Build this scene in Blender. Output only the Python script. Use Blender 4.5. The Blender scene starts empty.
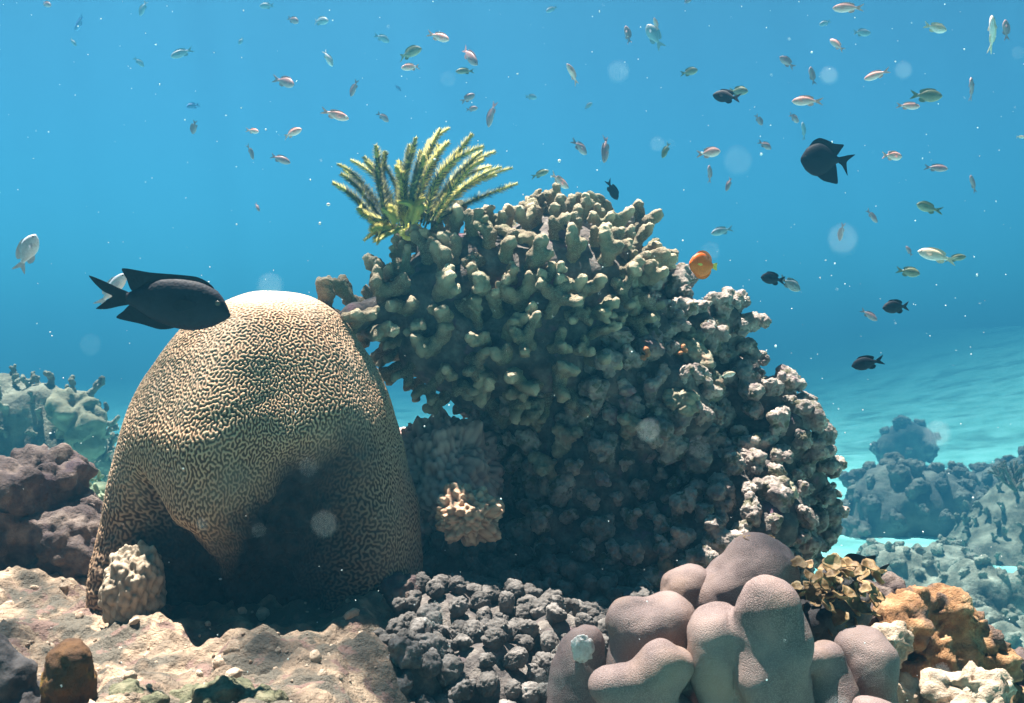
import bpy, bmesh, math, random
import numpy as np
from mathutils import Vector, Matrix

random.seed(7)
RNG = np.random.default_rng(11)
SC = bpy.context.scene
COL = SC.collection
PI = math.pi

# ------------------------------------------------------------------ camera
CAMZ = 1.5
FPX = 983.0
cam_d = bpy.data.cameras.new('camera')
cam_d.angle = 2 * math.atan(512 / FPX)
cam_d.clip_start = 0.02
cam_d.clip_end = 600
cam = bpy.data.objects.new('camera', cam_d)
COL.objects.link(cam)
cam.location = (0, 0, CAMZ)
cam.rotation_euler = (math.radians(90), 0, 0)
SC.camera = cam
cam_d.dof.use_dof = True                      # small underwater compact: 2.6 mm wide pupil
cam_d.dof.focus_distance = 2.2
cam_d.dof.aperture_fstop = cam_d.lens / 2.6

# ------------------------------------------------------------------ world, sun, exposure
SUN_EL, SUN_AZ = math.radians(75), math.radians(-44)      # azimuth from +Y (behind the reef) towards +X
W = bpy.data.worlds.new('World')
SC.world = W
W.use_nodes = True
nt = W.node_tree
nt.nodes.clear()
out = nt.nodes.new('ShaderNodeOutputWorld')
bg = nt.nodes.new('ShaderNodeBackground')
sky = nt.nodes.new('ShaderNodeTexSky')
sky.sky_type = 'NISHITA'
sky.sun_disc = False
sky.sun_elevation = SUN_EL
sky.sun_rotation = SUN_AZ
sky.air_density = 1.0
sky.dust_density = 0.6
tc = nt.nodes.new('ShaderNodeTexCoord')
sep = nt.nodes.new('ShaderNodeSeparateXYZ')
rmp = nt.nodes.new('ShaderNodeValToRGB')
mul = nt.nodes.new('ShaderNodeMix')
mul.data_type = 'RGBA'; mul.blend_type = 'MULTIPLY'; mul.inputs[0].default_value = 1.0
nt.links.new(tc.outputs['Generated'], sep.inputs[0])
mr = nt.nodes.new('ShaderNodeMapRange')
mr.inputs['From Min'].default_value = -0.3
mr.inputs['From Max'].default_value = 1.0
nt.links.new(sep.outputs['Z'], mr.inputs['Value'])
nt.links.new(mr.outputs[0], rmp.inputs[0])
cr = rmp.color_ramp
cr.elements[0].position = 0.0; cr.elements[0].color = (0.010, 0.12, 0.22, 1)
cr.elements[1].position = 1.0; cr.elements[1].color = (0.12, 0.12, 0.21, 1)
for p_, c_ in ((0.23, (0.036, 0.28, 0.43, 1)), (0.36, (0.074, 0.315, 0.385, 1)), (0.50, (0.135, 0.325, 0.345, 1)), (0.64, (0.10, 0.12, 0.21, 1))):
    e = cr.elements.new(p_); e.color = c_
nt.links.new(sky.outputs[0], mul.inputs[6])
nt.links.new(rmp.outputs[0], mul.inputs[7])
# world shaped bright ahead, dimmed behind and overhead to deepen shade on front faces
dirr = nt.nodes.new('ShaderNodeMapRange'); dirr.interpolation_type = 'SMOOTHSTEP'
for k_, v_ in (('From Min', 0.0), ('From Max', 0.9), ('To Min', 0.02), ('To Max', 1.0)): dirr.inputs[k_].default_value = v_
nt.links.new(sep.outputs['Y'], dirr.inputs['Value'])
mul2 = nt.nodes.new('ShaderNodeVectorMath'); mul2.operation = 'SCALE'
nt.links.new(mul.outputs[2], mul2.inputs[0]); nt.links.new(dirr.outputs[0], mul2.inputs['Scale'])
nt.links.new(mul2.outputs[0], bg.inputs[0])
bg.inputs[1].default_value = 0.062
nt.links.new(bg.outputs[0], out.inputs[0])

sd = bpy.data.lights.new('sun', 'SUN')
sd.energy = 5.0
sd.angle = math.radians(0.4)
sd.color = (1.0, 0.88, 0.77)
sun = bpy.data.objects.new('sun', sd)
COL.objects.link(sun)
to_sun = Vector((math.sin(SUN_AZ) * math.cos(SUN_EL), math.cos(SUN_AZ) * math.cos(SUN_EL), math.sin(SUN_EL)))
sun.rotation_euler = to_sun.to_track_quat('Z', 'Y').to_euler()
sun.location = to_sun * 20

SC.view_settings.view_transform = 'Standard'
SC.view_settings.look = 'None'
SC.view_settings.gamma = 1
SC.view_settings.use_curve_mapping = False
SC.view_settings.exposure = 2.5
SC.cycles.use_denoising = True
SC.cycles.max_bounces = 5
SC.cycles.diffuse_bounces = 3
SC.cycles.volume_bounces = 0
SC.cycles.transparent_max_bounces = 12
SC.cycles.sample_clamp_indirect = 4


# ------------------------------------------------------------------ helpers
def P(px, py, d):
    return np.array([(px - 512) / FPX * d, d, CAMZ - (py - 351.5) / FPX * d])


def S(npx, d):
    return npx / FPX * d


_perm = np.random.default_rng(5).permutation(256)
_perm = np.concatenate([_perm, _perm, _perm])
_grad = np.random.default_rng(6).normal(size=(256, 3))
_grad /= np.linalg.norm(_grad, axis=1)[:, None]


def noise(p):
    i = np.floor(p).astype(np.int64)
    f = p - i
    i &= 255
    u = f * f * f * (f * (f * 6 - 15) + 10)
    r = np.zeros(len(p))
    for dx in (0, 1):
        wx = u[:, 0] if dx else 1 - u[:, 0]
        for dy in (0, 1):
            wy = u[:, 1] if dy else 1 - u[:, 1]
            for dz in (0, 1):
                wz = u[:, 2] if dz else 1 - u[:, 2]
                h = _perm[_perm[_perm[(i[:, 0] + dx) & 255] + ((i[:, 1] + dy) & 255)] + ((i[:, 2] + dz) & 255)]
                g = _grad[h]
                r += wx * wy * wz * (g[:, 0] * (f[:, 0] - dx) + g[:, 1] * (f[:, 1] - dy) + g[:, 2] * (f[:, 2] - dz))
    return r * 1.6


def fbm(p, freq, octv=3, seed=0.0, gain=0.5):
    r = np.zeros(len(p)); a = 1.0
    for k in range(octv):
        r += a * noise(p * freq + seed * 17.3 + k * 31.7)
        freq *= 2.03; a *= gain
    return r


_ico = {}


def ico(n):
    if n not in _ico:
        bm = bmesh.new()
        bmesh.ops.create_icosphere(bm, subdivisions=n, radius=1)
        V = np.array([v.co[:] for v in bm.verts])
        F = np.array([[v.index for v in f.verts] for f in bm.faces])
        bm.free()
        _ico[n] = (V, F)
    return _ico[n]


def tri(F):
    F = np.asarray(F)
    if F.shape[1] == 3:
        return F
    return np.concatenate([F[:, [0, 1, 2]], F[:, [0, 2, 3]]])


def normals(V, F):
    T = tri(F)
    n = np.cross(V[T[:, 1]] - V[T[:, 0]], V[T[:, 2]] - V[T[:, 0]])
    N = np.zeros_like(V)
    for k in range(3):
        for c in range(3):
            N[:, c] += np.bincount(T[:, k], n[:, c], len(V))
    return N / (np.linalg.norm(N, axis=1)[:, None] + 1e-12)


def me_from(name, V, F, attrs=None, smooth=True):
    me = bpy.data.meshes.new(name)
    if isinstance(F, np.ndarray):
        F = F.tolist()
    me.from_pydata(np.asarray(V).tolist(), [], F)
    if smooth:
        me.polygons.foreach_set('use_smooth', np.ones(len(me.polygons), dtype=bool))
    for k, a in (attrs or {}).items():
        at = me.attributes.new(k, 'FLOAT', 'POINT')
        at.data.foreach_set('value', np.asarray(a, dtype=np.float32))
    me.update()
    return me


def link(name, me, mat=None, parent=None, loc=None):
    o = bpy.data.objects.new(name, me)
    COL.objects.link(o)
    if mat is not None and len(me.materials) == 0:
        me.materials.append(mat)
    if parent is not None:
        o.parent = parent
    if loc is not None:
        o.location = loc
    return o


def tag(o, label=None, cat=None, group=None, kind=None):
    if label: o['label'] = label
    if cat: o['category'] = cat
    if group: o['group'] = group
    if kind: o['kind'] = kind
    return o


def empty(name, loc=(0, 0, 0)):
    o = bpy.data.objects.new(name, None)
    COL.objects.link(o)
    o.location = loc
    o.empty_display_size = 0.05
    return o


def join(parts):
    Vs, Fs, n = [], [], 0
    for V, F in parts:
        Vs.append(V); Fs.append(np.asarray(F) + n); n += len(V)
    return np.concatenate(Vs), np.concatenate(Fs)


def remesh(V, F, voxel, smooth=4, fac=0.5):
    me = me_from('tmp', V, F)
    o = bpy.data.objects.new('tmp', me)
    COL.objects.link(o)
    m = o.modifiers.new('r', 'REMESH'); m.mode = 'VOXEL'; m.voxel_size = voxel
    if smooth:
        s = o.modifiers.new('s', 'SMOOTH'); s.iterations = smooth; s.factor = fac
    dg = bpy.context.evaluated_depsgraph_get()
    ev = o.evaluated_get(dg)
    em = ev.to_mesh()
    n = len(em.vertices)
    co = np.empty(n * 3, dtype=np.float32)
    em.vertices.foreach_get('co', co)
    li = np.empty(len(em.loops), dtype=np.int32)
    em.loops.foreach_get('vertex_index', li)
    Fq = li.reshape(-1, 4)
    Vq = co.reshape(-1, 3).astype(float)
    ev.to_mesh_clear()
    bpy.data.objects.remove(o); bpy.data.meshes.remove(me)
    return Vq, Fq


def balls(spec, sub=3, squash=1.0):
    V, F = ico(sub)
    out_ = []
    for c, r in spec:
        r = np.asarray(r) if np.ndim(r) else np.array([r, r, r * squash])
        out_.append((V * r + np.asarray(c), F))
    return join(out_)


def chain(p0, p1, r0, r1, step=0.5):
    L = np.linalg.norm(np.subtract(p1, p0))
    n = max(2, int(L / (min(r0, r1) * step)) + 1)
    return [(np.asarray(p0) * (1 - t) + np.asarray(p1) * t, r0 * (1 - t) + r1 * t) for t in np.linspace(0, 1, n)]


# ------------------------------------------------------------------ materials
def new_mat(name):
    m = bpy.data.materials.new(name)
    m.use_nodes = True
    t = m.node_tree
    t.nodes.clear()
    o = t.nodes.new('ShaderNodeOutputMaterial')
    b = t.nodes.new('ShaderNodeBsdfPrincipled')
    t.links.new(b.outputs[0], o.inputs[0])
    return m, t, b


def ramp(t, src, stops):
    r = t.nodes.new('ShaderNodeValToRGB')
    c = r.color_ramp
    c.elements[0].position = stops[0][0]; c.elements[0].color = (*stops[0][1], 1)
    c.elements[1].position = stops[-1][0]; c.elements[1].color = (*stops[-1][1], 1)
    for p_, k in stops[1:-1]:
        e = c.elements.new(p_); e.color = (*k, 1)
    t.links.new(src, r.inputs[0])
    return r.outputs[0]


def nz(t, co, scale, detail=4, rough=0.6, dist=0.0):
    n = t.nodes.new('ShaderNodeTexNoise')
    n.inputs['Scale'].default_value = scale
    n.inputs['Detail'].default_value = detail
    n.inputs['Roughness'].default_value = rough
    n.inputs['Distortion'].default_value = dist
    t.links.new(co, n.inputs['Vector'])
    return n.outputs['Fac']


def mixc(t, fac, a, b, mode='MIX'):
    m = t.nodes.new('ShaderNodeMix')
    m.data_type = 'RGBA'; m.blend_type = mode
    for i, v in ((0, fac), (6, a), (7, b)):
        if isinstance(v, (int, float)):
            m.inputs[i].default_value = v
        elif isinstance(v, tuple):
            m.inputs[i].default_value = (*v, 1)
        else:
            t.links.new(v, m.inputs[i])
    return m.outputs[2]


def organic(name, cols, scale, patch=None, patch_scale=6, patch_at=(0.55, 0.65), bump=0.4, bscale=None, bdist=0.003,
            rough=0.85, world=True, tipcol=None, tipattr='tip', rnd=0.0, cells=None, spec=0.25, patch2=None, p2=(20, 0.58, 0.64)):
    """cols: list of colours spread over a noise; patch: second colour in larger patches."""
    m, t, b = new_mat(name)
    co = t.nodes.new('ShaderNodeNewGeometry').outputs['Position'] if world else t.nodes.new('ShaderNodeTexCoord').outputs['Object']
    k = len(cols)
    c = ramp(t, nz(t, co, scale), [(0.32 + 0.36 * i / (k - 1), cols[i]) for i in range(k)])
    if patch:
        f = ramp(t, nz(t, co, patch_scale, 3), [(patch_at[0], (0, 0, 0)), (patch_at[1], (1, 1, 1))])
        c = mixc(t, f, c, patch)
    if patch2:
        c = mixc(t, ramp(t, nz(t, co, p2[0], 4), [(p2[1], (0, 0, 0)), (p2[2], (1, 1, 1))]), c, patch2)
    if tipcol:
        a = t.nodes.new('ShaderNodeAttribute'); a.attribute_name = tipattr
        c = mixc(t, a.outputs['Fac'], c, tipcol)
    if rnd:
        oi = t.nodes.new('ShaderNodeObjectInfo')
        h = t.nodes.new('ShaderNodeHueSaturation')
        mm = t.nodes.new('ShaderNodeMapRange')
        mm.inputs['To Min'].default_value = 1 - rnd; mm.inputs['To Max'].default_value = 1 + rnd
        t.links.new(oi.outputs['Random'], mm.inputs['Value'])
        t.links.new(mm.outputs[0], h.inputs['Value'])
        t.links.new(c, h.inputs['Color'])
        c = h.outputs[0]
    hsrc = nz(t, co, bscale or scale * 4, 5, 0.65)
    if cells:
        v = t.nodes.new('ShaderNodeTexVoronoi')
        v.inputs['Scale'].default_value = cells[0]
        t.links.new(co, v.inputs['Vector'])
        c = mixc(t, ramp(t, v.outputs['Distance'], [(0.1, (1, 1, 1)), (0.55, (0, 0, 0))]), c, cells[1])
        mh = t.nodes.new('ShaderNodeMath'); mh.operation = 'SUBTRACT'
        t.links.new(hsrc, mh.inputs[0]); t.links.new(v.outputs['Distance'], mh.inputs[1])
        hsrc = mh.outputs[0]
    bp = t.nodes.new('ShaderNodeBump')
    bp.inputs['Strength'].default_value = bump
    bp.inputs['Distance'].default_value = bdist
    t.links.new(hsrc, bp.inputs['Height'])
    t.links.new(bp.outputs[0], b.inputs['Normal'])
    t.links.new(c, b.inputs['Base Color'])
    b.inputs['Roughness'].default_value = rough
    b.inputs['Specular IOR Level'].default_value = spec
    return m


# ------------------------------------------------------------------ flat gobo sheet at water level, added to dapple the sunlight; ripples painted in
m, t, b = new_mat('water_gobo')
t.nodes.remove(b)
tb = t.nodes.new('ShaderNodeBsdfTransparent')
co = t.nodes.new('ShaderNodeNewGeometry').outputs['Position']
v1 = t.nodes.new('ShaderNodeTexVoronoi'); v1.feature = 'SMOOTH_F1'; v1.inputs['Scale'].default_value = 4.0
wn = t.nodes.new('ShaderNodeTexNoise'); wn.inputs['Scale'].default_value = 2.2; wn.inputs['Detail'].default_value = 2
va = t.nodes.new('ShaderNodeVectorMath'); va.operation = 'MULTIPLY_ADD'
va.inputs[1].default_value = (0.5, 0.5, 0)
t.links.new(co, wn.inputs['Vector']); t.links.new(wn.outputs['Color'], va.inputs[0]); t.links.new(co, va.inputs[2])
t.links.new(va.outputs[0], v1.inputs['Vector'])
cc = ramp(t, v1.outputs['Distance'], [(0.14, (0.20, 0.21, 0.23)), (0.36, (0.66, 0.67, 0.68)), (0.52, (1, 1, 1))])
ln = t.nodes.new('ShaderNodeVectorMath'); ln.operation = 'LENGTH'; t.links.new(co, ln.inputs[0])
cc = mixc(t, ramp(t, (lambda q: (setattr(q.inputs['From Min'], 'default_value', 11), setattr(q.inputs['From Max'], 'default_value', 14), t.links.new(ln.outputs['Value'], q.inputs['Value']), q.outputs[0])[-1])(t.nodes.new('ShaderNodeMapRange')), [(0, (0, 0, 0)), (1, (1, 1, 1))]), cc, (0.8, 0.82, 0.84))  # dapple pattern fades to an even tint towards the part in view
t.links.new(cc, tb.inputs[0])
t.links.new(tb.outputs[0], t.nodes['Material Output'].inputs[0])
R_ = 220
ws = link('water_gobo', me_from('water_gobo', [(-R_, -R_, 9), (R_, -R_, 9), (R_, R_, 9), (-R_, R_, 9)], [[3, 2, 1, 0]], smooth=False), m)
tag(ws, kind='structure')

# ------------------------------------------------------------------ sea floor
M_sand = organic('seabed', [(0.20, 0.52, 0.46), (0.32, 0.74, 0.66), (0.42, 0.86, 0.80)], 0.9, patch=(0.16, 0.40, 0.36), patch_scale=0.35,
                 patch_at=(0.5, 0.62), bump=0.4, bscale=2.5, bdist=0.08)


def seabed_z(x, y):
    p = np.stack([x, y, np.zeros_like(x)], 1)
    z = -2.0 + 0.12 * fbm(p, 0.35, 4, 1) + 0.5 * fbm(p, 0.05, 2, 2)
    def sm(v): v = np.clip(v, 0, 1); return v * v * (3 - 2 * v)
    z += 8.0 * sm((x - 5 - 0.10 * y) / 45) * sm((y - 12) / 40)
    z = np.minimum(z, 3.4 + 0.1 * z)
    return z


def spaced(a, b, n, c, k):
    s = np.linspace(-1, 1, n)
    s = np.sign(s) * np.abs(s) ** k
    return np.where(s < 0, c + s * (c - a), c + s * (b - c))


gx = spaced(-150, 150, 340, 3, 2.4); gy = spaced(-60, 200, 420, 12, 2.4)
X, Y = np.meshgrid(gx, gy)
x, y = X.ravel(), Y.ravel()
idx = np.arange(len(x)).reshape(len(gy), len(gx))
Q = np.stack([idx[:-1, :-1], idx[:-1, 1:], idx[1:, 1:], idx[1:, :-1]], -1).reshape(-1, 4)
o = link('seabed', me_from('seabed', np.stack([x, y, seabed_z(x, y)], 1), Q), M_sand)
tag(o, kind='structure')

# ------------------------------------------------------------------ near reef platform
M_reef = organic('reef_ground', [(0.10, 0.075, 0.058), (0.25, 0.185, 0.135), (0.52, 0.38, 0.27)], 13, patch=(0.12, 0.105, 0.085), patch_scale=9,
                 patch_at=(0.46, 0.56), bump=1.0, bscale=70, bdist=0.016, patch2=(0.20, 0.13, 0.11), p2=(17, 0.57, 0.62))


def reef_z(x, y):
    p = np.stack([x, y, np.zeros_like(x)], 1)
    def sm(v, a, b_):
        q = np.clip((v - a) / (b_ - a), 0, 1); return q * q * (3 - 2 * q)
    top = 0.975 + 0.0 * x
    top = top - 0.30 * sm(x, -0.30, 0.02)                     # hollow the knobbed coral grows in
    top = top + 0.06 * sm(x, 0.25, 0.45) - 0.25 * sm(x, 0.8, 1.25)
    top = top - 0.45 * sm(y, 2.1, 2.6) * sm(x, 0.3, 0.8)
    top = top - 0.25 * sm(-y, -1.25, -0.9)
    top += 0.042 * fbm(p, 3.0, 3, 4) * 1.0 + 0.024 * fbm(p, 9, 3, 5) + 0.011 * fbm(p, 26, 3, 6) + 0.003 * np.abs(fbm(p, 70, 2, 7))
    rdg = 1 - np.abs(fbm(p, 6.0, 2, 8)) * 2
    top += 0.02 * rdg
    dx = np.maximum(np.abs(x + 0.3) - 1.6, 0); dy = np.maximum(np.abs(y - 1.9) - 1.0, 0)
    k = sm(-np.hypot(dx, dy), -1.6, 0)
    return -2.3 + (top + 2.3) * k


gx = np.concatenate([np.linspace(-3.7, -1.3, 60), np.linspace(-1.29, 1.2, 420), np.linspace(1.22, 3.2, 50)])
gy = np.concatenate([np.linspace(-0.9, 1.1, 50), np.linspace(1.105, 2.7, 270), np.linspace(2.72, 4.7, 50)])
X, Y = np.meshgrid(gx, gy)
x, y = X.ravel(), Y.ravel()
idx = np.arange(len(x)).reshape(len(gy), len(gx))
Q = np.stack([idx[:-1, :-1], idx[:-1, 1:], idx[1:, 1:], idx[1:, :-1]], -1).reshape(-1, 4)
o = link('reef_ground', me_from('reef_ground', np.stack([x, y, reef_z(x, y)], 1), Q), M_reef)
tag(o, kind='structure')


def rz(x, y):
    return float(reef_z(np.array([float(x)]), np.array([float(y)]))[0])


# ------------------------------------------------------------------ brain coral
def brain_coral():
    V, F = ico(9)
    keep = V[:, 2] > -0.42
    mapi = -np.ones(len(V), int); mapi[keep] = np.arange(keep.sum())
    F = F[keep[F].all(1)]; F = mapi[F]; V = V[keep]
    # neighbours
    E = np.concatenate([F[:, [0, 1]], F[:, [1, 2]], F[:, [2, 0]]])
    E = np.concatenate([E, E[:, ::-1]])
    E = np.unique(E, axis=0)
    start = np.searchsorted(E[:, 0], np.arange(len(V)))
    cnt = np.bincount(E[:, 0], minlength=len(V))
    NB = np.empty((len(V), 6), int)
    for k in range(6):
        NB[:, k] = E[np.minimum(start + np.minimum(k, cnt - 1), len(E) - 1), 1]
    def avg(f):
        return 0.3 * f + 0.7 * f[NB].mean(1)
    f = RNG.normal(size=len(V))
    for it in range(38):
        a = f
        for _ in range(1): a = avg(a)
        bb = a
        for _ in range(5): bb = avg(bb)
        f = np.tanh(12 * (a - 0.99 * bb))
    f = avg(f)
    pat = np.clip(f * 0.5 + 0.5, 0, 1)
    # overall form
    az = np.arctan2(V[:, 0], -V[:, 1])                 # 0 = towards the camera, + = right
    zz = V[:, 2]
    h = np.clip((zz + 0.42) / 1.42, 0, 1)              # 0 base .. 1 top
    hr = np.hypot(V[:, 0], V[:, 1])
    hs = np.linspace(0, 1, 401)
    tb_ = np.interp(hs, [0, .11, .31, .48, .64, .80, .90], [1.0, .99, .93, .855, .765, .625, .485])
    cap = 0.485 * np.sqrt(np.clip((1 - hs) / 0.1, 0, 1))
    tb_ = np.where(hs > 0.9, cap, tb_)
    ker = np.hanning(41); ker /= ker.sum()
    sm_ = np.convolve(np.pad(tb_, 20, mode='edge'), ker, mode='valid')
    wgt = np.clip((0.95 - hs) / 0.05, 0, 1)
    r = np.interp(h, hs, sm_ * wgt + tb_ * (1 - wgt))
    ux = V[:, 0] / (hr + 1e-9); uy = V[:, 1] / (hr + 1e-9)
    r = np.minimum(r, hr * 6)
    # overhanging front: bulge above, hollow below
    front = np.exp(-((az - 0.08) / 0.92) ** 6)
    edge = np.interp(az, [-0.95, -0.72, -0.45, -0.2, 0.15, 0.5, 0.85], [0.34, 0.42, 0.28, 0.26, 0.40, 0.54, 0.60])
    hollow = np.clip((edge + 0.06 - h) / np.interp(az, [-0.4, 0.1], [0.14, 0.30]), 0, 1); hollow = hollow * hollow * (3 - 2 * hollow)
    r -= 0.36 * np.exp(-(az / 1.0) ** 6) * np.clip((0.56 - h) / 0.46, 0, 1) ** 1.1
    r -= 0.24 * front * hollow
    r += 0.06 * np.exp(-((az + 0.28) / 0.33) ** 2) * np.exp(-((h - 0.40) / 0.22) ** 2)      # hanging bulge
    r += 0.026 * np.cos(az * 7.0 + 0.6) * np.clip((0.97 - h) / 0.3, 0, 1)                    # soft vertical folds
    r -= 0.05 * np.exp(-((az - 0.22) / 0.16) ** 2) * np.exp(-((h - 0.52) / 0.2) ** 2)
    R0 = 0.347
    C = P(262, 590, 2.12)
    Pn = np.stack([ux * r * R0, uy * r * 0.33, h * 0.665 - 0.02], 1)
    # lean: the left flank spreads more than the right one
    Pn[:, 0] += 0.024 * (h - 0.4)
    lump = fbm(Pn, 5, 2, 3)
    N = normals(Pn, F)
    Pn += N * (0.009 * lump)[:, None]
    # crease
    q = Pn - np.array([0.02, 0, 0.40])
    d = q[:, 2] - 0.45 * q[:, 0]
    Pn[:, 1] += 0.003 * np.exp(-(d / 0.018) ** 2) * np.exp(-(q[:, 0] / 0.07) ** 2) * (Pn[:, 1] < 0)
    # smoother towards the very top
    dead_shade = np.exp(-(az / 1.12) ** 8) * np.clip((edge + 0.03 - h + 0.06 * fbm(Pn, 9, 3, 40)) / 0.16, 0, 1)
    amp = 0.0030 * (1 - dead_shade) * (0.35 + 0.65 * np.clip((0.99 - h) / 0.06, 0, 1))
    Pn += N * ((pat - 0.5) * amp)[:, None]
    Pn += N * (dead_shade * 0.014 * fbm(Pn, 22, 4, 41))[:, None]
    Pn += C
    mm, t, b = new_mat('brain_coral')
    at = t.nodes.new('ShaderNodeAttribute'); at.attribute_name = 'ridge'
    co = t.nodes.new('ShaderNodeNewGeometry').outputs['Position']
    c1 = ramp(t, at.outputs['Fac'], [(0.25, (0.10, 0.052, 0.026)), (0.55, (0.31, 0.175, 0.10)), (0.8, (0.56, 0.375, 0.24))])
    c2 = mixc(t, ramp(t, nz(t, co, 7, 3), [(0.42, (0, 0, 0)), (0.66, (0.5, 0.5, 0.5))]), c1, (0.26, 0.22, 0.17))
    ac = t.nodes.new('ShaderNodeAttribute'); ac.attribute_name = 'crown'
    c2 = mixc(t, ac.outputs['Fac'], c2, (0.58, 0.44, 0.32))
    ad = t.nodes.new('ShaderNodeAttribute'); ad.attribute_name = 'dead_shade'
    c3 = ramp(t, nz(t, co, 30, 4), [(0.35, (0.014, 0.013, 0.016)), (0.7, (0.055, 0.046, 0.045))])  # dark turf of the dead base, deepened with painted shade of the hollow
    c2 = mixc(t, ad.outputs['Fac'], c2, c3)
    t.links.new(c2, b.inputs['Base Color'])
    b.inputs['Roughness'].default_value = 0.8
    b.inputs['Specular IOR Level'].default_value = 0.25
    bp = t.nodes.new('ShaderNodeBump'); bp.inputs['Strength'].default_value = 0.5; bp.inputs['Distance'].default_value = 0.002
    t.links.new(nz(t, co, 260, 3), bp.inputs['Height']); t.links.new(bp.outputs[0], b.inputs['Normal'])
    me = me_from('brain_coral', Pn - C, F, {'ridge': pat, 'dead_shade': dead_shade, 'crown': 0.8 * np.clip((h - 0.915 + 0.02 * fbm(Pn - C, 12, 2, 44)) / 0.05, 0, 1)})
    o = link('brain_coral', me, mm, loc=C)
    tag(o, 'tall domed brown brain coral with maze-like ridges and a shaded hollow front', 'brain coral')
    return C


brain_coral()


# ------------------------------------------------------------------ knob and finger variants
def knob_variant(seed, round_=False):
    g = np.random.default_rng(seed)
    sp = [((0, 0, z), 0.34) for z in np.linspace(-0.7, 0.1, 5)]
    n = g.integers(1, 3) if round_ else g.integers(4, 8)
    sp.append(((0, 0, 0.25), 0.55 if round_ else 0.42))
    for k in range(n):
        a = g.uniform(0, 2 * PI); rr = g.uniform(0.25, 0.5); z = g.uniform(-0.15, 0.6)
        sp.append(((math.cos(a) * rr, math.sin(a) * rr, z), g.uniform(0.2, 0.34) * (1.25 if round_ else 1)))
    V, F = balls(sp, 2)
    V, F = remesh(V, F, 0.055, 3, 0.5)
    N = normals(V, F)
    dsp = 0.09 * fbm(V, 2.6, 2, seed) + 0.055 * fbm(V, 8, 2, seed + 1)
    V = V + N * dsp[:, None]
    tip = np.clip((V[:, 2] - 0.1) / 0.8, 0, 1)
    return V, F, tip


def finger_variant(seed):
    g = np.random.default_rng(seed)
    sp = []
    def grow(p, d, r, L, depth):
        q = p + d * L
        bend = g.normal(size=3) * 0.10 * L
        mid = (p + q) / 2 + bend
        sp.extend(chain(p, mid, r, r * 0.95)); sp.extend(chain(mid, q, r * 0.95, r * 0.86))
        if depth > 0:
            for k in range(g.integers(2, 4)):
                nd = d + g.normal(size=3) * 0.62
                nd[2] += 0.25
                nd /= np.linalg.norm(nd)
                grow(q - d * 0.04, nd, r * g.uniform(0.80, 0.92), g.uniform(0.38, 0.68), depth - 1)
        elif g.random() < 0.45:
            nd = d + g.normal(size=3) * 0.7; nd /= np.linalg.norm(nd)
            grow(mid, nd, r * 0.75, 0.26, -1) if depth == 0 else None
    d0 = np.array([0, 0, 1.0])
    grow(np.array([0, 0, -0.3]), d0, 0.20, 0.66, 1)
    V, F = balls([(c, r) for c, r in sp], 2)
    V, F = remesh(V, F, 0.05, 3, 0.5)
    N = normals(V, F)
    V = V + N * (0.045 * fbm(V, 3.5, 2, seed) + 0.034 * fbm(V, 9, 2, seed))[:, None]
    rr = np.linalg.norm(V - np.array([0, 0, -0.3]), axis=1)
    tip = np.clip((rr - 1.02) / 0.42, 0, 1)
    return V, F, tip


knobs = [knob_variant(100 + k) for k in range(9)]
rknobs = [knob_variant(200 + k, True) for k in range(5)]
fingers = [finger_variant(300 + k) for k in range(12)]


def scatter(V, F, n_try, dmin, ok, g):
    """random points on a mesh at least dmin apart; returns positions and normals"""
    T = tri(F)
    a, b_, c = V[T[:, 0]], V[T[:, 1]], V[T[:, 2]]
    cr_ = np.cross(b_ - a, c - a)
    ar = np.linalg.norm(cr_, axis=1)
    nn = cr_ / (ar[:, None] + 1e-12)
    w = ar * ok((a + b_ + c) / 3, nn)
    ids = g.choice(len(T), n_try, p=w / w.sum())
    u = g.random((n_try, 2)); fl = u.sum(1) > 1; u[fl] = 1 - u[fl]
    pts = a[ids] + (b_ - a)[ids] * u[:, :1] + (c - a)[ids] * u[:, 1:]
    Nv = normals(V, F)
    ns = Nv[T[ids, 0]]
    cell = {}; res = []
    for i in range(n_try):
        p = pts[i]; key = tuple((p // dmin).astype(int)); good = True
        for dx in (-1, 0, 1):
            for dy in (-1, 0, 1):
                for dz in (-1, 0, 1):
                    for q in cell.get((key[0] + dx, key[1] + dy, key[2] + dz), ()):
                        if np.sum((pts[q] - p) ** 2) < dmin * dmin: good = False
        if good:
            cell.setdefault(key, []).append(i); res.append(i)
    return pts[res], ns[res]


def mat_of(p, n, s, spin, up=0.35):
    z = Vector(n) * (1 - up) + Vector((0, 0, up))
    z.normalize()
    q = z.to_track_quat('Z', 'Y').to_matrix()
    r = Matrix.Rotation(spin, 3, 'Z')
    sc = Matrix.Diagonal(Vector(s))
    M = (q @ r @ sc).to_4x4()
    M.translation = Vector(p)
    return M


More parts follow.
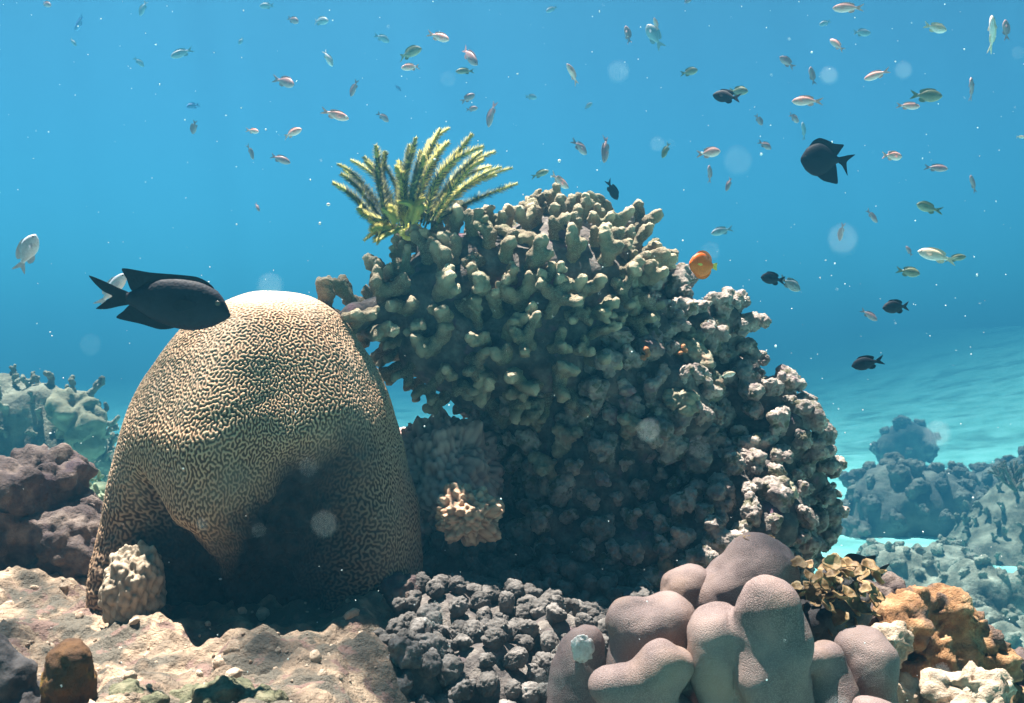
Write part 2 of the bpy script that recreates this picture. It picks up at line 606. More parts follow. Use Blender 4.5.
def populate(root, pname, variants, mats, pts, ns, sizes, g, up=0.35, nind=100, keep_front=True):
    """the 100 largest in view as parts of their own, the rest as one part"""
    meshes = [me_from(pname, V, F, {'tip': t_}) for V, F, t_ in variants]
    for i, me in enumerate(meshes): me.materials.append(mats[i % len(mats)])
    N = len(pts)
    score = sizes / np.maximum(pts[:, 1], 0.5) * (1 + np.clip(-ns[:, 1], -0.9, 1) + 0.4 * ns[:, 2])
    order = np.argsort(-score)
    rest = []
    rt = {}
    for rank, i in enumerate(order):
        k = int(g.integers(len(variants)))
        s = sizes[i] * g.uniform(0.85, 1.15, 3)
        M = mat_of(pts[i], ns[i], s, g.uniform(0, 2 * PI), up)
        if rank < nind:
            o = bpy.data.objects.new(pname, meshes[k]); COL.objects.link(o)
            o.parent = root
            o.matrix_local = Matrix.Translation(-root.location) @ M
        else:
            V, F, t_ = variants[k]
            A = np.array(M)
            rest.append((V @ A[:3, :3].T + A[:3, 3], F, t_))
    if rest:
        Vr, Fr = join([(a, b_) for a, b_, _ in rest])
        me = me_from(pname, Vr - np.array(root.location), Fr, {'tip': np.concatenate([c for _, _, c in rest])})
        me.materials.append(mats[0])
        o = bpy.data.objects.new(pname + '_mass', me); COL.objects.link(o); o.parent = root
        o['kind'] = 'stuff'


# ------------------------------------------------------------------ knobbly bommie
M_rock = organic('knobbly_rock', [(0.045, 0.04, 0.042), (0.11, 0.095, 0.09), (0.22, 0.195, 0.175)], 22, patch=(0.16, 0.09, 0.12), patch_scale=13,
                 patch_at=(0.6, 0.68), bump=1.0, bscale=90, bdist=0.008)
M_knob = organic('knob', [(0.14, 0.11, 0.105), (0.31, 0.26, 0.235), (0.50, 0.43, 0.38)], 26, patch=(0.24, 0.16, 0.19), patch_scale=12,
                 patch_at=(0.6, 0.7), bump=1.0, bscale=150, bdist=0.007, tipcol=None, rnd=0.3, patch2=(0.13, 0.12, 0.08), p2=(35, 0.54, 0.62))
M_knob2 = organic('knob_olive', [(0.14, 0.12, 0.085), (0.28, 0.25, 0.18), (0.44, 0.40, 0.30)], 26, patch=(0.30, 0.20, 0.14), patch_scale=14,
                  patch_at=(0.6, 0.7), bump=1.0, bscale=150, bdist=0.006, rnd=0.25)
M_rknob = organic('round_knob', [(0.05, 0.045, 0.045), (0.115, 0.105, 0.10), (0.22, 0.20, 0.19)], 24, bump=0.9, bscale=170, bdist=0.004, rnd=0.2)
M_finger = organic('finger_coral', [(0.10, 0.078, 0.052), (0.20, 0.16, 0.105), (0.31, 0.26, 0.175)], 18, patch=(0.19, 0.19, 0.115), patch_scale=9,
                   patch_at=(0.52, 0.66), bump=0.9, bscale=240, bdist=0.003, cells=(420, (0.36, 0.32, 0.24)), tipcol=(0.66, 0.55, 0.39), rnd=0.2)


def pxballs(L):
    return [(P(px, py, d), S(r, d)) for px, py, r, d in L]


def bommie():
    g = np.random.default_rng(21)
    spec = pxballs([(560, 325, 85, 2.60), (605, 335, 78, 2.62), (660, 388, 74, 2.62), (728, 460, 80, 2.62), (692, 342, 44, 2.58), (660, 318, 34, 2.56), (664, 300, 26, 2.56), (610, 430, 100, 2.56), (548, 410, 70, 2.52),
                    (700, 520, 95, 2.52), (765, 505, 46, 2.66), (768, 570, 46, 2.70), (768, 620, 50, 2.7), (600, 530, 100, 2.52), (530, 520, 48, 2.48), (725, 355, 22, 2.62), (742, 396, 26, 2.62),
                    (600, 620, 110, 2.5), (700, 640, 110, 2.5), (640, 740, 150, 2.5), (540, 640, 70, 2.45), (470, 600, 50, 2.5)])
    V, F = remesh(*balls(spec, 4), 0.011, 6)
    N = normals(V, F)
    V = V + N * (0.070 * fbm(V, 5.0, 3, 1) + 0.030 * fbm(V, 13, 2, 2) + 0.006 * fbm(V, 45, 2, 3))[:, None]
    root = empty('coral_bommie', P(640, 700, 2.5))
    link('rock', me_from('rock', V - np.array(root.location), F), M_rock, root)
    tag(root, 'massive leaning grey-brown coral head covered in knobbly lumps, centre of reef', 'coral head')
    # knobs, not where the finger coral sits
    def ok(c, n):
        px = 512 + c[:, 0] / c[:, 1] * FPX; py = 351.5 - (c[:, 2] - CAMZ) / c[:, 1] * FPX
        w = np.where(n[:, 1] < 0.3, 1.0, 0.12)
        w = w * np.where(n[:, 2] < -0.6, 0.3, 1)
        return w * (c[:, 2] > 0.55)
    pts, ns = scatter(V, F, 9000, 0.047, ok, g)
    pts = pts + ns * 0.010
    sizes = 0.030 + 0.046 * g.random(len(pts)) ** 1.6
    populate(root, 'knob', knobs, [M_knob, M_knob2, M_knob], pts, ns, sizes, g, up=0.40)
    return root


bommie()


def finger_coral():
    g = np.random.default_rng(31)
    spec = pxballs([(555, 300, 82, 2.50), (490, 290, 62, 2.42), (430, 305, 50, 2.36), (380, 312, 26, 2.28), (358, 316, 15, 2.22), (345, 318, 10, 2.2), (450, 350, 48, 2.34), (500, 350, 52, 2.36), (545, 340, 60, 2.38),
                    (598, 278, 50, 2.58), (628, 265, 16, 2.6), (470, 390, 26, 2.34), (440, 250, 26, 2.40)])
    V, F = remesh(*balls(spec, 3), 0.012, 6)
    N = normals(V, F)
    V = V + N * (0.03 * fbm(V, 6, 3, 11))[:, None]
    root = empty('finger_coral', P(520, 350, 2.45))
    link('coral_base', me_from('coral_base', V - np.array(root.location), F), M_rock, root)
    tag(root, 'greenish-tan finger coral of stubby rounded branches crowning the big coral head', 'finger coral')
    def ok(c, n):
        return np.where((n[:, 1] < 0.45), 1.0, 0.2) * np.where(n[:, 2] < -0.75, 0.2, 1) * (c[:, 1] < 2.62)
    pts, ns = scatter(V, F, 6000, 0.050, ok, g)
    sizes = g.uniform(0.066, 0.102, len(pts))
    populate(root, 'branch', fingers, [M_finger], pts - ns * 0.004, ns, sizes, g, up=0.22)
    return root


finger_coral()


def knob_coral():
    g = np.random.default_rng(41)
    spec = pxballs([(470, 590, 52, 2.25), (440, 640, 60, 2.0), (500, 640, 70, 2.1), (560, 600, 50, 2.25), (400, 655, 34, 1.85), (400, 705, 50, 1.75), (480, 720, 80, 1.85),
                    (560, 700, 80, 1.95), (430, 760, 90, 1.8), (540, 780, 90, 1.8), (620, 640, 50, 2.15), (470, 800, 110, 1.8)])
    V, F = remesh(*balls(spec, 3), 0.012, 6)
    N = normals(V, F)
    V = V + N * (0.03 * fbm(V, 6, 3, 12))[:, None]
    root = empty('knob_coral', P(470, 720, 1.9))
    link('coral_base', me_from('coral_base', V - np.array(root.location), F), M_rock, root)
    tag(root, 'grey coral of round golf-ball knobs in shade between brain coral and mauve lobes', 'knob coral')
    def ok(c, n):
        return np.where(n[:, 1] < 0.4, 1.0, 0.2) * (c[:, 2] > 0.7)
    pts, ns = scatter(V, F, 7000, 0.036, ok, g)
    sizes = g.uniform(0.027, 0.044, len(pts))
    populate(root, 'knob', rknobs + knobs[:3], [M_rknob], pts + ns * 0.008, ns, sizes, g, up=0.15)


knob_coral()

# ------------------------------------------------------------------ mauve lobed coral
M_lobe = organic('lobed_coral', [(0.095, 0.068, 0.066), (0.165, 0.12, 0.115), (0.26, 0.19, 0.172)], 9, patch=(0.25, 0.165, 0.12), patch_scale=5,
                 patch_at=(0.5, 0.7), bump=0.8, bscale=500, bdist=0.0009, cells=(560, (0.27, 0.20, 0.19)), rough=0.75)


def lobed_coral():
    root = empty('lobed_coral', P(720, 740, 1.45))
    lobes = [
        [(583, 650, 30, 1.52), (580, 690, 34, 1.52), (582, 760, 34, 1.52)],
        [(652, 628, 42, 1.47), (640, 622, 36, 1.47), (655, 680, 46, 1.50), (655, 760, 46, 1.5)],
        [(683, 590, 32, 1.60), (685, 640, 36, 1.6), (690, 720, 40, 1.6)],
        [(735, 592, 42, 1.58), (765, 578, 40, 1.57), (722, 600, 36, 1.58), (745, 650, 55, 1.6), (745, 730, 55, 1.6)],
        [(668, 664, 27, 1.38), (650, 690, 30, 1.38), (614, 686, 16, 1.37), (632, 696, 19, 1.37), (655, 740, 50, 1.40), (620, 750, 30, 1.4)],
        [(720, 634, 28, 1.40), (718, 665, 27, 1.40), (722, 740, 28, 1.40), (770, 611, 36, 1.36), (774, 650, 37, 1.36), (776, 700, 38, 1.37), (776, 780, 40, 1.38),
         (814, 660, 17, 1.40), (824, 655, 18, 1.42), (822, 700, 26, 1.42), (820, 760, 34, 1.42)],
        [(863, 657, 30, 1.45), (862, 690, 30, 1.45), (856, 760, 36, 1.45)],
    ]
    # small growths at the lower edge
    lobes.append([(868, 712, 16, 1.36), (880, 716, 17, 1.36), (875, 750, 24, 1.38)])
    for i, L in enumerate(lobes):
        spec = []
        B = pxballs(L)
        order = B
        for k in range(len(order) - 1):
            (c0, r0), (c1, r1) = order[k], order[k + 1]
            if np.linalg.norm(c1 - c0) < 0.17:
                spec += chain(c0, c1, r0, r1, 0.35)
        spec += B
        V, F = remesh(*balls(spec, 3), 0.0055, 8)
        N = normals(V, F)
        V = V + N * (0.019 * fbm(V, 8, 2, 20 + i) + 0.0016 * fbm(V, 40, 2, 21 + i))[:, None]
        link('lobe', me_from('lobe', V - np.array(root.location), F), M_lobe, root)
    tag(root, 'mauve-brown massive coral of smooth rounded lobes, in front at lower right', 'lobed coral')
    # bleached scar on the leftmost lobe
    V, F = ico(4)
    p = P(582, 649, 1.474)
    Vs = V * np.array([0.017, 0.004, 0.020]) * (1 + 0.25 * fbm(V, 2.2, 3, 9))[:, None]
    o = link('pale_patch', me_from('pale_patch', Vs + p - np.array(root.location), F),
             organic('pale_patch', [(0.45, 0.43, 0.42), (0.72, 0.70, 0.68)], 150, bump=1, bscale=300), root)
    return root


lobed_coral()


# ------------------------------------------------------------------ crusts, small corals and rocks
def bump_field(V, seeds, rad):
    out_ = np.zeros(len(V))
    for a in range(0, len(V), 4000):
        d = np.sqrt(((V[a:a + 4000, None, :] - seeds[None]) ** 2).sum(-1)).min(1)
        out_[a:a + 4000] = np.sqrt(np.clip(1 - (d / rad) ** 2, 0, 1))
    return out_


def fib(n):
    i = np.arange(n) + 0.5
    ph = np.arccos(1 - 2 * i / n); th = PI * (1 + 5 ** 0.5) * i
    return np.stack([np.cos(th) * np.sin(ph), np.sin(th) * np.sin(ph), np.cos(ph)], 1)


def bumpy_coral(name, c, r, n, amp, mat, label, cat, sub=6, lump=0.12, seed=1, jit=0.25, thin=0.62):
    V, F = ico(sub)
    g = np.random.default_rng(seed)
    sd_ = fib(n) + g.normal(size=(n, 3)) * jit * math.sqrt(4 / n)
    sd_ /= np.linalg.norm(sd_, axis=1)[:, None]
    f = bump_field(V, sd_, thin * math.sqrt(4 * PI / n))
    L = 1 + lump * fbm(V, 2.2, 3, seed)
    Vd = V * (L + amp * f + 0.25 * amp * fbm(V, 14, 2, seed))[:, None] * np.asarray(r)
    o = link(name, me_from(name, Vd, F, {'tip': np.clip(f - 0.35, 0, 1)}), mat, loc=c)
    return tag(o, label, cat)


M_pink = organic('pink_stubby_coral', [(0.24, 0.15, 0.14), (0.38, 0.25, 0.23)], 40, tipcol=(0.78, 0.56, 0.48), bump=0.6, bscale=300)
M_orange = organic('orange_stubby_coral', [(0.30, 0.16, 0.10), (0.42, 0.24, 0.16)], 40, tipcol=(0.75, 0.52, 0.36), bump=0.6, bscale=300)
bumpy_coral('stubby_coral', P(440, 486, 2.36), (S(55, 2.42), S(50, 2.42), S(64, 2.42)), 900, 0.10, M_pink,
            'pinkish dome coral with many short stubs, behind right of the brain coral', 'stubby coral', lump=0.3)
bumpy_coral('cluster_coral', P(468, 515, 2.12), (S(27, 2.18), S(26, 2.18), S(24, 2.18)), 260, 0.13, M_orange,
            'small orange-pink cauliflower coral lit below the dark overhang', 'stubby coral', seed=3, lump=0.4)
bumpy_coral('cluster_coral', P(425, 528, 2.3), (S(22, 2.3), S(24, 2.3), S(26, 2.3)), 90, 0.2, M_pink,
            'dull pink stubby coral wedged against right foot of brain coral', 'stubby coral', seed=4, lump=0.5)


def rock(name, spec, mat, label, cat, voxel=0.008, amp=(0.03, 0.012, 0.004), fr=(7, 20, 60), seed=1, kind=None, root_at=None):
    V, F = remesh(*balls(spec, 3), voxel, 4)
    N = normals(V, F)
    V = V + N * (amp[0] * fbm(V, fr[0], 3, seed) + amp[1] * fbm(V, fr[1], 2, seed + 1) + amp[2] * fbm(V, fr[2], 2, seed + 2))[:, None]
    c = np.asarray(spec[0][0])
    o = link(name, me_from(name, V - c, F), mat, loc=c)
    tag(o, label, cat, kind=kind)
    return o


M_left = organic('lumpy_rock', [(0.04, 0.028, 0.03), (0.11, 0.08, 0.075), (0.26, 0.20, 0.17)], 15, patch=(0.075, 0.05, 0.06), patch_scale=9, bump=1.0, bscale=80, bdist=0.01)
rock('lumpy_rock', pxballs([(20, 500, 42, 2.35), (45, 485, 36, 2.4), (70, 470, 24, 2.45), (10, 540, 55, 2.35), (70, 520, 34, 2.4), (60, 548, 40, 2.3), (-50, 520, 70, 2.4), (92, 545, 20, 2.35), (-30, 590, 70, 2.3), (10, 590, 50, 2.3)]),
     M_left, 'lumpy purple-brown rock at left edge, left of the brain coral', 'rock', amp=(0.05, 0.02, 0.006))
M_scale = organic('scaly_knob', [(0.16, 0.12, 0.09), (0.34, 0.27, 0.2)], 60, tipcol=(0.55, 0.44, 0.33), bump=0.6, bscale=300)
c = P(133, 592, 1.9)
bumpy_coral('cone_coral', c, (S(28, 1.9), S(26, 1.9), S(44, 1.9)), 240, 0.06, M_scale,
            'small scaly cone-shaped coral knob standing before the brain coral\'s left foot', 'coral knob', seed=6, lump=0.22)
M_brown = organic('brown_sponge', [(0.045, 0.022, 0.012), (0.10, 0.05, 0.02)], 30, patch=(0.36, 0.20, 0.05), patch_scale=14, patch_at=(0.56, 0.64), bump=0.8, bscale=200)
rock('stump_sponge', [(P(71, 662, 1.36), S(24, 1.36)), (P(70, 680, 1.36), S(26, 1.36)), (P(70, 705, 1.36), S(27, 1.36)), (P(72, 740, 1.36), S(30, 1.36))], M_brown,
     'dark brown stump-shaped sponge on the sunlit rock, lower left', 'sponge', voxel=0.004, amp=(0.004, 0.003, 0.002), fr=(14, 40, 90), seed=5)
M_dark = organic('dark_coral', [(0.03, 0.03, 0.035), (0.10, 0.09, 0.09)], 30, bump=0.8, bscale=150)
rock('dark_rock', [(P(6, 680, 1.4), S(26, 1.4)), (P(-12, 660, 1.4), S(26, 1.4)), (P(10, 720, 1.4), S(36, 1.4))], M_dark,
     'dark lump of rock cut by the lower left corner', 'rock', voxel=0.005, amp=(0.012, 0.008, 0.003), fr=(12, 30, 80), seed=8)
M_algae = organic('turf_rock', [(0.05, 0.055, 0.035), (0.13, 0.13, 0.08), (0.24, 0.22, 0.15)], 40, bump=1.0, bscale=150, bdist=0.008)
rock('turf_rock', [(P(225, 706, 1.42), S(30, 1.42)), (P(190, 712, 1.44), S(24, 1.44)), (P(262, 716, 1.4), S(26, 1.4))], M_algae,
     'low dark algae-covered lump at bottom edge, under the brain coral', 'rock', voxel=0.004, amp=(0.014, 0.008, 0.004), fr=(14, 40, 90), seed=9)
rock('turf_rock', [(P(130, 700, 1.38), S(18, 1.38)), (P(150, 712, 1.38), S(22, 1.38))], M_algae,
     'small algae-covered stone just right of the brown stump sponge', 'rock', voxel=0.004, amp=(0.010, 0.008, 0.004), fr=(14, 40, 90), seed=10)
rock('turf_rock', [(P(395, 592, 2.0), S(16, 2.0)), (P(410, 590, 2.02), S(15, 2.0)), (P(400, 610, 2.0), S(24, 2.0))], M_left,
     'small pale-topped stone at the right foot of the brain coral', 'rock', voxel=0.005, amp=(0.012, 0.008, 0.003), fr=(14, 40, 90), seed=12)

M_crust = organic('orange_crust', [(0.18, 0.09, 0.045), (0.36, 0.19, 0.09), (0.54, 0.35, 0.20)], 26, patch=(0.16, 0.11, 0.09), patch_scale=10,
                  patch_at=(0.52, 0.62), bump=1.0, bscale=220, bdist=0.008)
M_pale = organic('pale_crust', [(0.26, 0.18, 0.13), (0.48, 0.37, 0.28), (0.68, 0.56, 0.44)], 30, bump=1.0, bscale=160, bdist=0.008)
rock('orange_crust_rock', pxballs([(915, 612, 22, 1.75), (945, 622, 30, 1.75), (975, 635, 26, 1.75), (900, 625, 26, 1.7), (935, 650, 40, 1.75), (985, 660, 26, 1.75), (950, 690, 50, 1.75), (1000, 700, 40, 1.8), (900, 690, 40, 1.72), (930, 760, 70, 1.75)]),
     M_crust, 'orange-brown crusty coral mound at the lower right', 'crust coral', voxel=0.006, amp=(0.025, 0.014, 0.006), fr=(12, 34, 90), seed=14)
rock('pale_rock', pxballs([(970, 690, 26, 1.55), (950, 685, 18, 1.55), (995, 685, 16, 1.56), (975, 730, 46, 1.55)]), M_pale,
     'pale pitted rock in front of the orange crusty mound, bottom right', 'rock', voxel=0.005, amp=(0.025, 0.014, 0.005), fr=(14, 34, 90), seed=15)
rock('pale_rock', pxballs([(893, 640, 18, 1.62), (886, 655, 16, 1.62), (893, 700, 30, 1.62)]), M_pale,
     'small pale knob between the mauve lobes and the orange mound', 'rock', voxel=0.005, amp=(0.014, 0.010, 0.004), fr=(14, 34, 90), seed=16)
rock('pale_rock', pxballs([(1018, 668, 18, 1.8), (1030, 690, 34, 1.8), (1040, 740, 60, 1.8)]), M_left,
     'greyish rock cut by the right edge, right of the orange mound', 'rock', voxel=0.006, amp=(0.018, 0.010, 0.004), fr=(14, 34, 90), seed=17)
rock('grey_rock', pxballs([(892, 592, 14, 1.85), (900, 602, 16, 1.85), (875, 610, 26, 1.8), (850, 625, 30, 1.75), (870, 650, 40, 1.75), (925, 598, 10, 1.85), (860, 720, 70, 1.75)]), M_left,
     'rough grey rock behind the yellow-brown leafy alga', 'rock', voxel=0.006, amp=(0.018, 0.010, 0.004), fr=(14, 34, 90), seed=18)


def rubble_bits():
    g = np.random.default_rng(95)
    Vs, Fs, n0 = [], [], 0
    V0, F0 = ico(2)
    forms = [V0 * (1 + 0.35 * fbm(V0, 1.6, 3, 60 + k))[:, None] for k in range(8)]
    n = 1100
    xs = g.uniform(-1.25, 0.0, n); ys = 1.2 + 1.3 * g.random(n) ** 1.2
    zs = reef_z(xs, ys)
    dens = fbm(np.stack([xs, ys, 0 * xs], 1), 5, 2, 3)
    for i in range(n):
        if dens[i] < g.uniform(-0.6, 0.3): continue
        s = 0.003 + 0.012 * g.random() ** 5
        A = np.array(mat_of((xs[i], ys[i], zs[i] - 0.1 * s), (g.normal() * .4, g.normal() * .4, 1), s * g.uniform(0.6, 1.4, 3), g.uniform(0, 6), 0))
        Vs.append(forms[i % 8] @ A[:3, :3].T + A[:3, 3]); Fs.append(F0 + n0); n0 += len(V0)
    o = link('rubble_bits', me_from('rubble_bits', np.concatenate(Vs), np.concatenate(Fs)), M_pale)
    tag(o, 'small broken coral bits strewn over the sunlit rock', 'rubble', kind='stuff')


rubble_bits()


M_os = organic('orange_sponge', [(0.30, 0.11, 0.05), (0.50, 0.22, 0.10)], 60, bump=0.8, bscale=300)
for q_, (px_, py_, r_, d_, lb_) in enumerate(((646, 350, 4, 2.24, 'small orange sponge tuft in a dark gap high on the coral head'), (684, 347, 3, 2.28, 'tiny orange sponge speck right of the other on the coral head'))):
    rock('sponge', [(P(px_, py_, d_), S(r_, d_)), (P(px_ + 2, py_ + r_, d_), S(r_ * 0.8, d_)), (P(px_ - 3, py_ + 1.9 * r_, d_ + .01), S(r_ * 0.8, d_))], M_os, lb_, 'sponge', voxel=0.0022,
         amp=(0.004, 0.003, 0.001), fr=(40, 80, 160), seed=50 + q_)

# ------------------------------------------------------------------ leafy alga
def alga():
    g = np.random.default_rng(51)
    root = empty('leafy_alga', P(838, 625, 1.6))
    mat = organic('alga_blade', [(0.11, 0.06, 0.025), (0.24, 0.145, 0.06), (0.38, 0.27, 0.14)], 40, bump=0.6, bscale=200, bdist=0.002, rough=0.6, spec=0.4)
    n = 7
    rr = np.linspace(0, 1, 5); th = np.linspace(0, 2 * PI, 19)[:-1]
    def cup():
        V = [(0, 0, 0)]
        k1, k2 = g.uniform(0, 6, 2)
        for r in rr[1:]:
            for a in th:
                e = r * (1 + 0.16 * math.sin(3 * a + k1) + 0.08 * math.sin(7 * a + k2))
                V.append((e * math.cos(a), e * math.sin(a), 0.45 * r * r + 0.10 * r * math.sin(4 * a + k2)))
        V = np.array(V); m_ = len(th)
        V2 = V.copy(); V2[:, 2] -= 0.10
        F = []
        for off, flip in ((0, False), (len(V), True)):
            for j in range(m_):
                f = [off, off + 1 + j, off + 1 + (j + 1) % m_]
                F.append(f[::-1] if flip else f)
            for q in range(3):
                for j in range(m_):
                    a, b_ = 1 + q * m_ + j, 1 + q * m_ + (j + 1) % m_
                    f = [off + a, off + a + m_, off + b_ + m_, off + b_]
                    F.append(f[::-1] if flip else f)
        for j in range(m_):
            a, b_ = 1 + 3 * m_ + j, 1 + 3 * m_ + (j + 1) % m_
            F.append([a, a + len(V), b_ + len(V), b_])
        return np.concatenate([V, V2]), F
    meshes = []
    for k in range(6):
        V, F = cup(); me = me_from('blade', V, F); me.materials.append(mat); meshes.append(me)
    for k in range(85):
        u = g.normal(size=3) * np.array([0.36, 0.30, 0.34])
        px = 832 + u[0] * 62; py = 590 + u[2] * 48
        px = min(max(px, 790), 878)
        py = min(max(py, 562 + abs(px - 825) * 0.12), 632)
        p = P(px, py, 1.58 + u[1] * 0.12)
        o = bpy.data.objects.new('blade', meshes[k % 6]); COL.objects.link(o); o.parent = root
        nrm = np.array([g.normal() * 0.7, -0.5 + g.normal() * 0.5, 0.8 + g.normal() * 0.3]); nrm /= np.linalg.norm(nrm)
        s = g.uniform(0.008, 0.0145)
        o.matrix_local = Matrix.Translation(-root.location) @ mat_of(p, nrm, (s, s, s), g.uniform(0, 6), 0.1)
    V, F = balls(pxballs([(830, 595, 26, 1.62), (845, 605, 26, 1.62), (820, 620, 24, 1.6), (835, 650, 34, 1.62)]), 3)
    V, F = remesh(V, F, 0.006, 4)
    V = V + normals(V, F) * (0.01 * fbm(V, 20, 3, 5))[:, None]
    link('holdfast', me_from('holdfast', V - np.array(root.location), F), M_dark, root)
    tag(root, 'yellow-brown leafy alga with curled rounded blades behind the mauve lobes', 'seaweed')
    # tiny tuft on top of the rear lobe
    root2 = empty('leafy_alga', P(757, 540, 1.58))
    for k in range(9):
        o = bpy.data.objects.new('blade', meshes[k % 6]); COL.objects.link(o); o.parent = root2
        p = P(745 + k * 3.4 + g.normal(), 539 + g.normal() * 1.2, 1.575 + g.normal() * 0.008)
        s = g.uniform(0.004, 0.007)
        o.matrix_local = Matrix.Translation(-root2.location) @ mat_of(p, (g.normal() * 0.5, -0.4, 0.8), (s, s, s), g.uniform(0, 6), 0.2)
    tag(root2, 'tiny tuft of yellowish alga on top of the rear mauve lobe', 'seaweed')


alga()


# ------------------------------------------------------------------ feather star
def feather_star():
    g = np.random.default_rng(61)
    D = 2.33
    root = empty('feather_star', P(412, 232, D))
    m_, t, b = new_mat('feather_arm')
    at = t.nodes.new('ShaderNodeAttribute'); at.attribute_name = 'yellow'
    co = t.nodes.new('ShaderNodeNewGeometry').outputs['Position']
    base = ramp(t, nz(t, co, 110, 2, 0.5), [(0.42, (0.035, 0.05, 0.03)), (0.56, (0.11, 0.13, 0.06)), (0.68, (0.46, 0.42, 0.14))])
    c = mixc(t, at.outputs['Fac'], base, (0.62, 0.55, 0.13))
    t.links.new(c, b.inputs['Base Color'])
    b.inputs['Roughness'].default_value = 0.7
    b.inputs['Subsurface Weight'].default_value = 0.0
    tips = [(334, 160, .1), (333, 184, -.1), (360, 149, .05), (372, 152, -.08), (384, 160, .15), (404, 141, 0), (396, 152, .12), (420, 146, -.1), (437, 126, .0), (429, 140, .12),
            (450, 138, -.05), (470, 134, .0), (462, 150, .13), (486, 148, .05), (503, 158, -.05), (516, 180, .0), (499, 172, .1), (345, 172, .18), (356, 205, -.12), (368, 222, -.1),
            (375, 240, -.13), (350, 160, .2), (412, 150, .2), (478, 160, -.1), (490, 166, .18), (440, 150, .2), (392, 165, -.1), (455, 160, .22), (340, 170, 0.0), (365, 160, .0), (415, 138, -.08), (447, 130, .06), (478, 140, -.1), (495, 150, .1), (508, 168, .05), (425, 160, -.12), (400, 172, -.1), (382, 148, .02)]
    ylw = [(411, 182, -.10), (420, 196, -.12), (399, 198, -.13), (380, 211, -.14), (371, 224, -.12), (388, 205, -.12), (384, 238, -.12), (430, 206, -.1), (366, 238, -.1)]
    for i, (tx, ty, dd) in enumerate(tips + ylw):
        yarm = i >= len(tips)
        bx = 405 + (tx - 412) * 0.30 + g.normal() * 3
        A = P(bx, 226 + g.normal() * 3, D + dd * 0.25)
        Cc = P(tx, ty, D + dd)
        out_dir = np.array([(tx - 420) / 100 * 0.10, dd * 0.5, 0])
        B = A * 0.5 + Cc * 0.5 + (Cc - A) * np.array([-0.22, 0, 0.14])
        B[2] += 0.012 * abs(tx - 420) / 90
        B += g.normal(size=3) * np.array([0.016, 0.03, 0.012])
        Cc = Cc + g.normal(size=3) * np.array([0.006, 0.03, 0.006])
        n = 40
        ts = np.linspace(0, 1, n)
        C_ = ((1 - ts) ** 2)[:, None] * A + (2 * ts * (1 - ts))[:, None] * B + (ts ** 2)[:, None] * Cc
        wv = g.uniform(0, 6); C_ = C_ + np.stack([0.006 * np.sin(ts * 5 + wv) * ts, 0.010 * np.sin(ts * 4 + wv * 2) * ts, 0 * ts], 1)
        T = np.gradient(C_, axis=0); T /= np.linalg.norm(T, axis=1)[:, None]
        Vs, Fs, Ys = [], [], []
        k = 5
        off = 0
        yel = g.random() < 0.4
        lsc = 0.75 if yarm else 1.0
        for j in range(n):
            a = np.cross(T[j], (0, 1, 0)); a /= np.linalg.norm(a); c2 = np.cross(T[j], a)
            r = 0.0026 * (1 - 0.7 * ts[j])
            for q in range(k):
                w = 2 * PI * q / k
                Vs.append(C_[j] + r * (math.cos(w) * a + math.sin(w) * c2)); Ys.append(0.7 if ts[j] > 0.75 else 0.0)
            if j:
                for q in range(k):
                    Fs.append([off + (j - 1) * k + q, off + (j - 1) * k + (q + 1) % k, off + j * k + (q + 1) % k, off + j * k + q])
        off = n * k
        m2 = 125
        phase = g.uniform(0, PI)
        for j in range(m2):
            tt = 0.06 + 0.94 * j / m2
            f_ = tt * (n - 1); j0 = min(int(f_), n - 2); w = f_ - j0
            c0 = C_[j0] * (1 - w) + C_[j0 + 1] * w; Tj = T[j0]
            a = np.cross(Tj, (0, 1, 0)); a /= np.linalg.norm(a); c2 = np.cross(Tj, a)
            ln = 0.021 * (math.sin(PI * min(tt * 0.75 + 0.25, 1)) ** 0.5 * 0.75 + 0.25) * g.uniform(0.6, 1.2) * lsc
            for side in (-1, 1, 0.33):
                if side == 0.33 and j % 2: continue
                ang = phase + (g.normal() * 0.5)
                dv = side * (a * math.cos(ang * 0.3) + c2 * math.sin(ang) * 0.6) if side != 0.33 else c2 * g.choice([-1, 1])
                dv = dv * 0.85 + Tj * 0.6
                dv /= np.linalg.norm(dv)
                tipp = c0 + dv * ln + Tj * 0.002
                pa = np.cross(dv, Tj); pa /= (np.linalg.norm(pa) + 1e-9)
                rr_ = 0.0013
                s0 = len(Vs)
                Vs += [c0 + Tj * rr_, c0 - Tj * rr_ * 0.5 + pa * rr_, c0 - Tj * rr_ * 0.5 - pa * rr_, tipp]
                yv = (0.75 if (tt > 0.8 and g.random() < 0.7) or (yel and g.random() < 0.6) else 0.0)
                Ys += [yv] * 4
                Fs += [[s0, s0 + 1, s0 + 3], [s0 + 1, s0 + 2, s0 + 3], [s0 + 2, s0, s0 + 3]]
        if yarm: Ys = [0.75 + 0.25 * g.random() for _ in Ys]
        me = me_from('arm', np.array(Vs) - np.array(root.location), Fs, {'yellow': Ys})
        link('arm', me, m_, root)
    # yellow curled inner arms and centre
    my = organic('yellow_arm', [(0.45, 0.36, 0.06), (0.70, 0.60, 0.14), (0.80, 0.74, 0.35)], 60, bump=0.8, bscale=300)
    V, F = ico(4)
    V = V * np.array([0.028, 0.025, 0.020]) * (1 + 0.25 * fbm(V, 3, 3, 2))[:, None]
    link('centre_disc', me_from('centre_disc', V, F), my, root)
    tag(root, 'olive and yellow feather star with raised feathery arms on the finger coral', 'feather star')


feather_star()


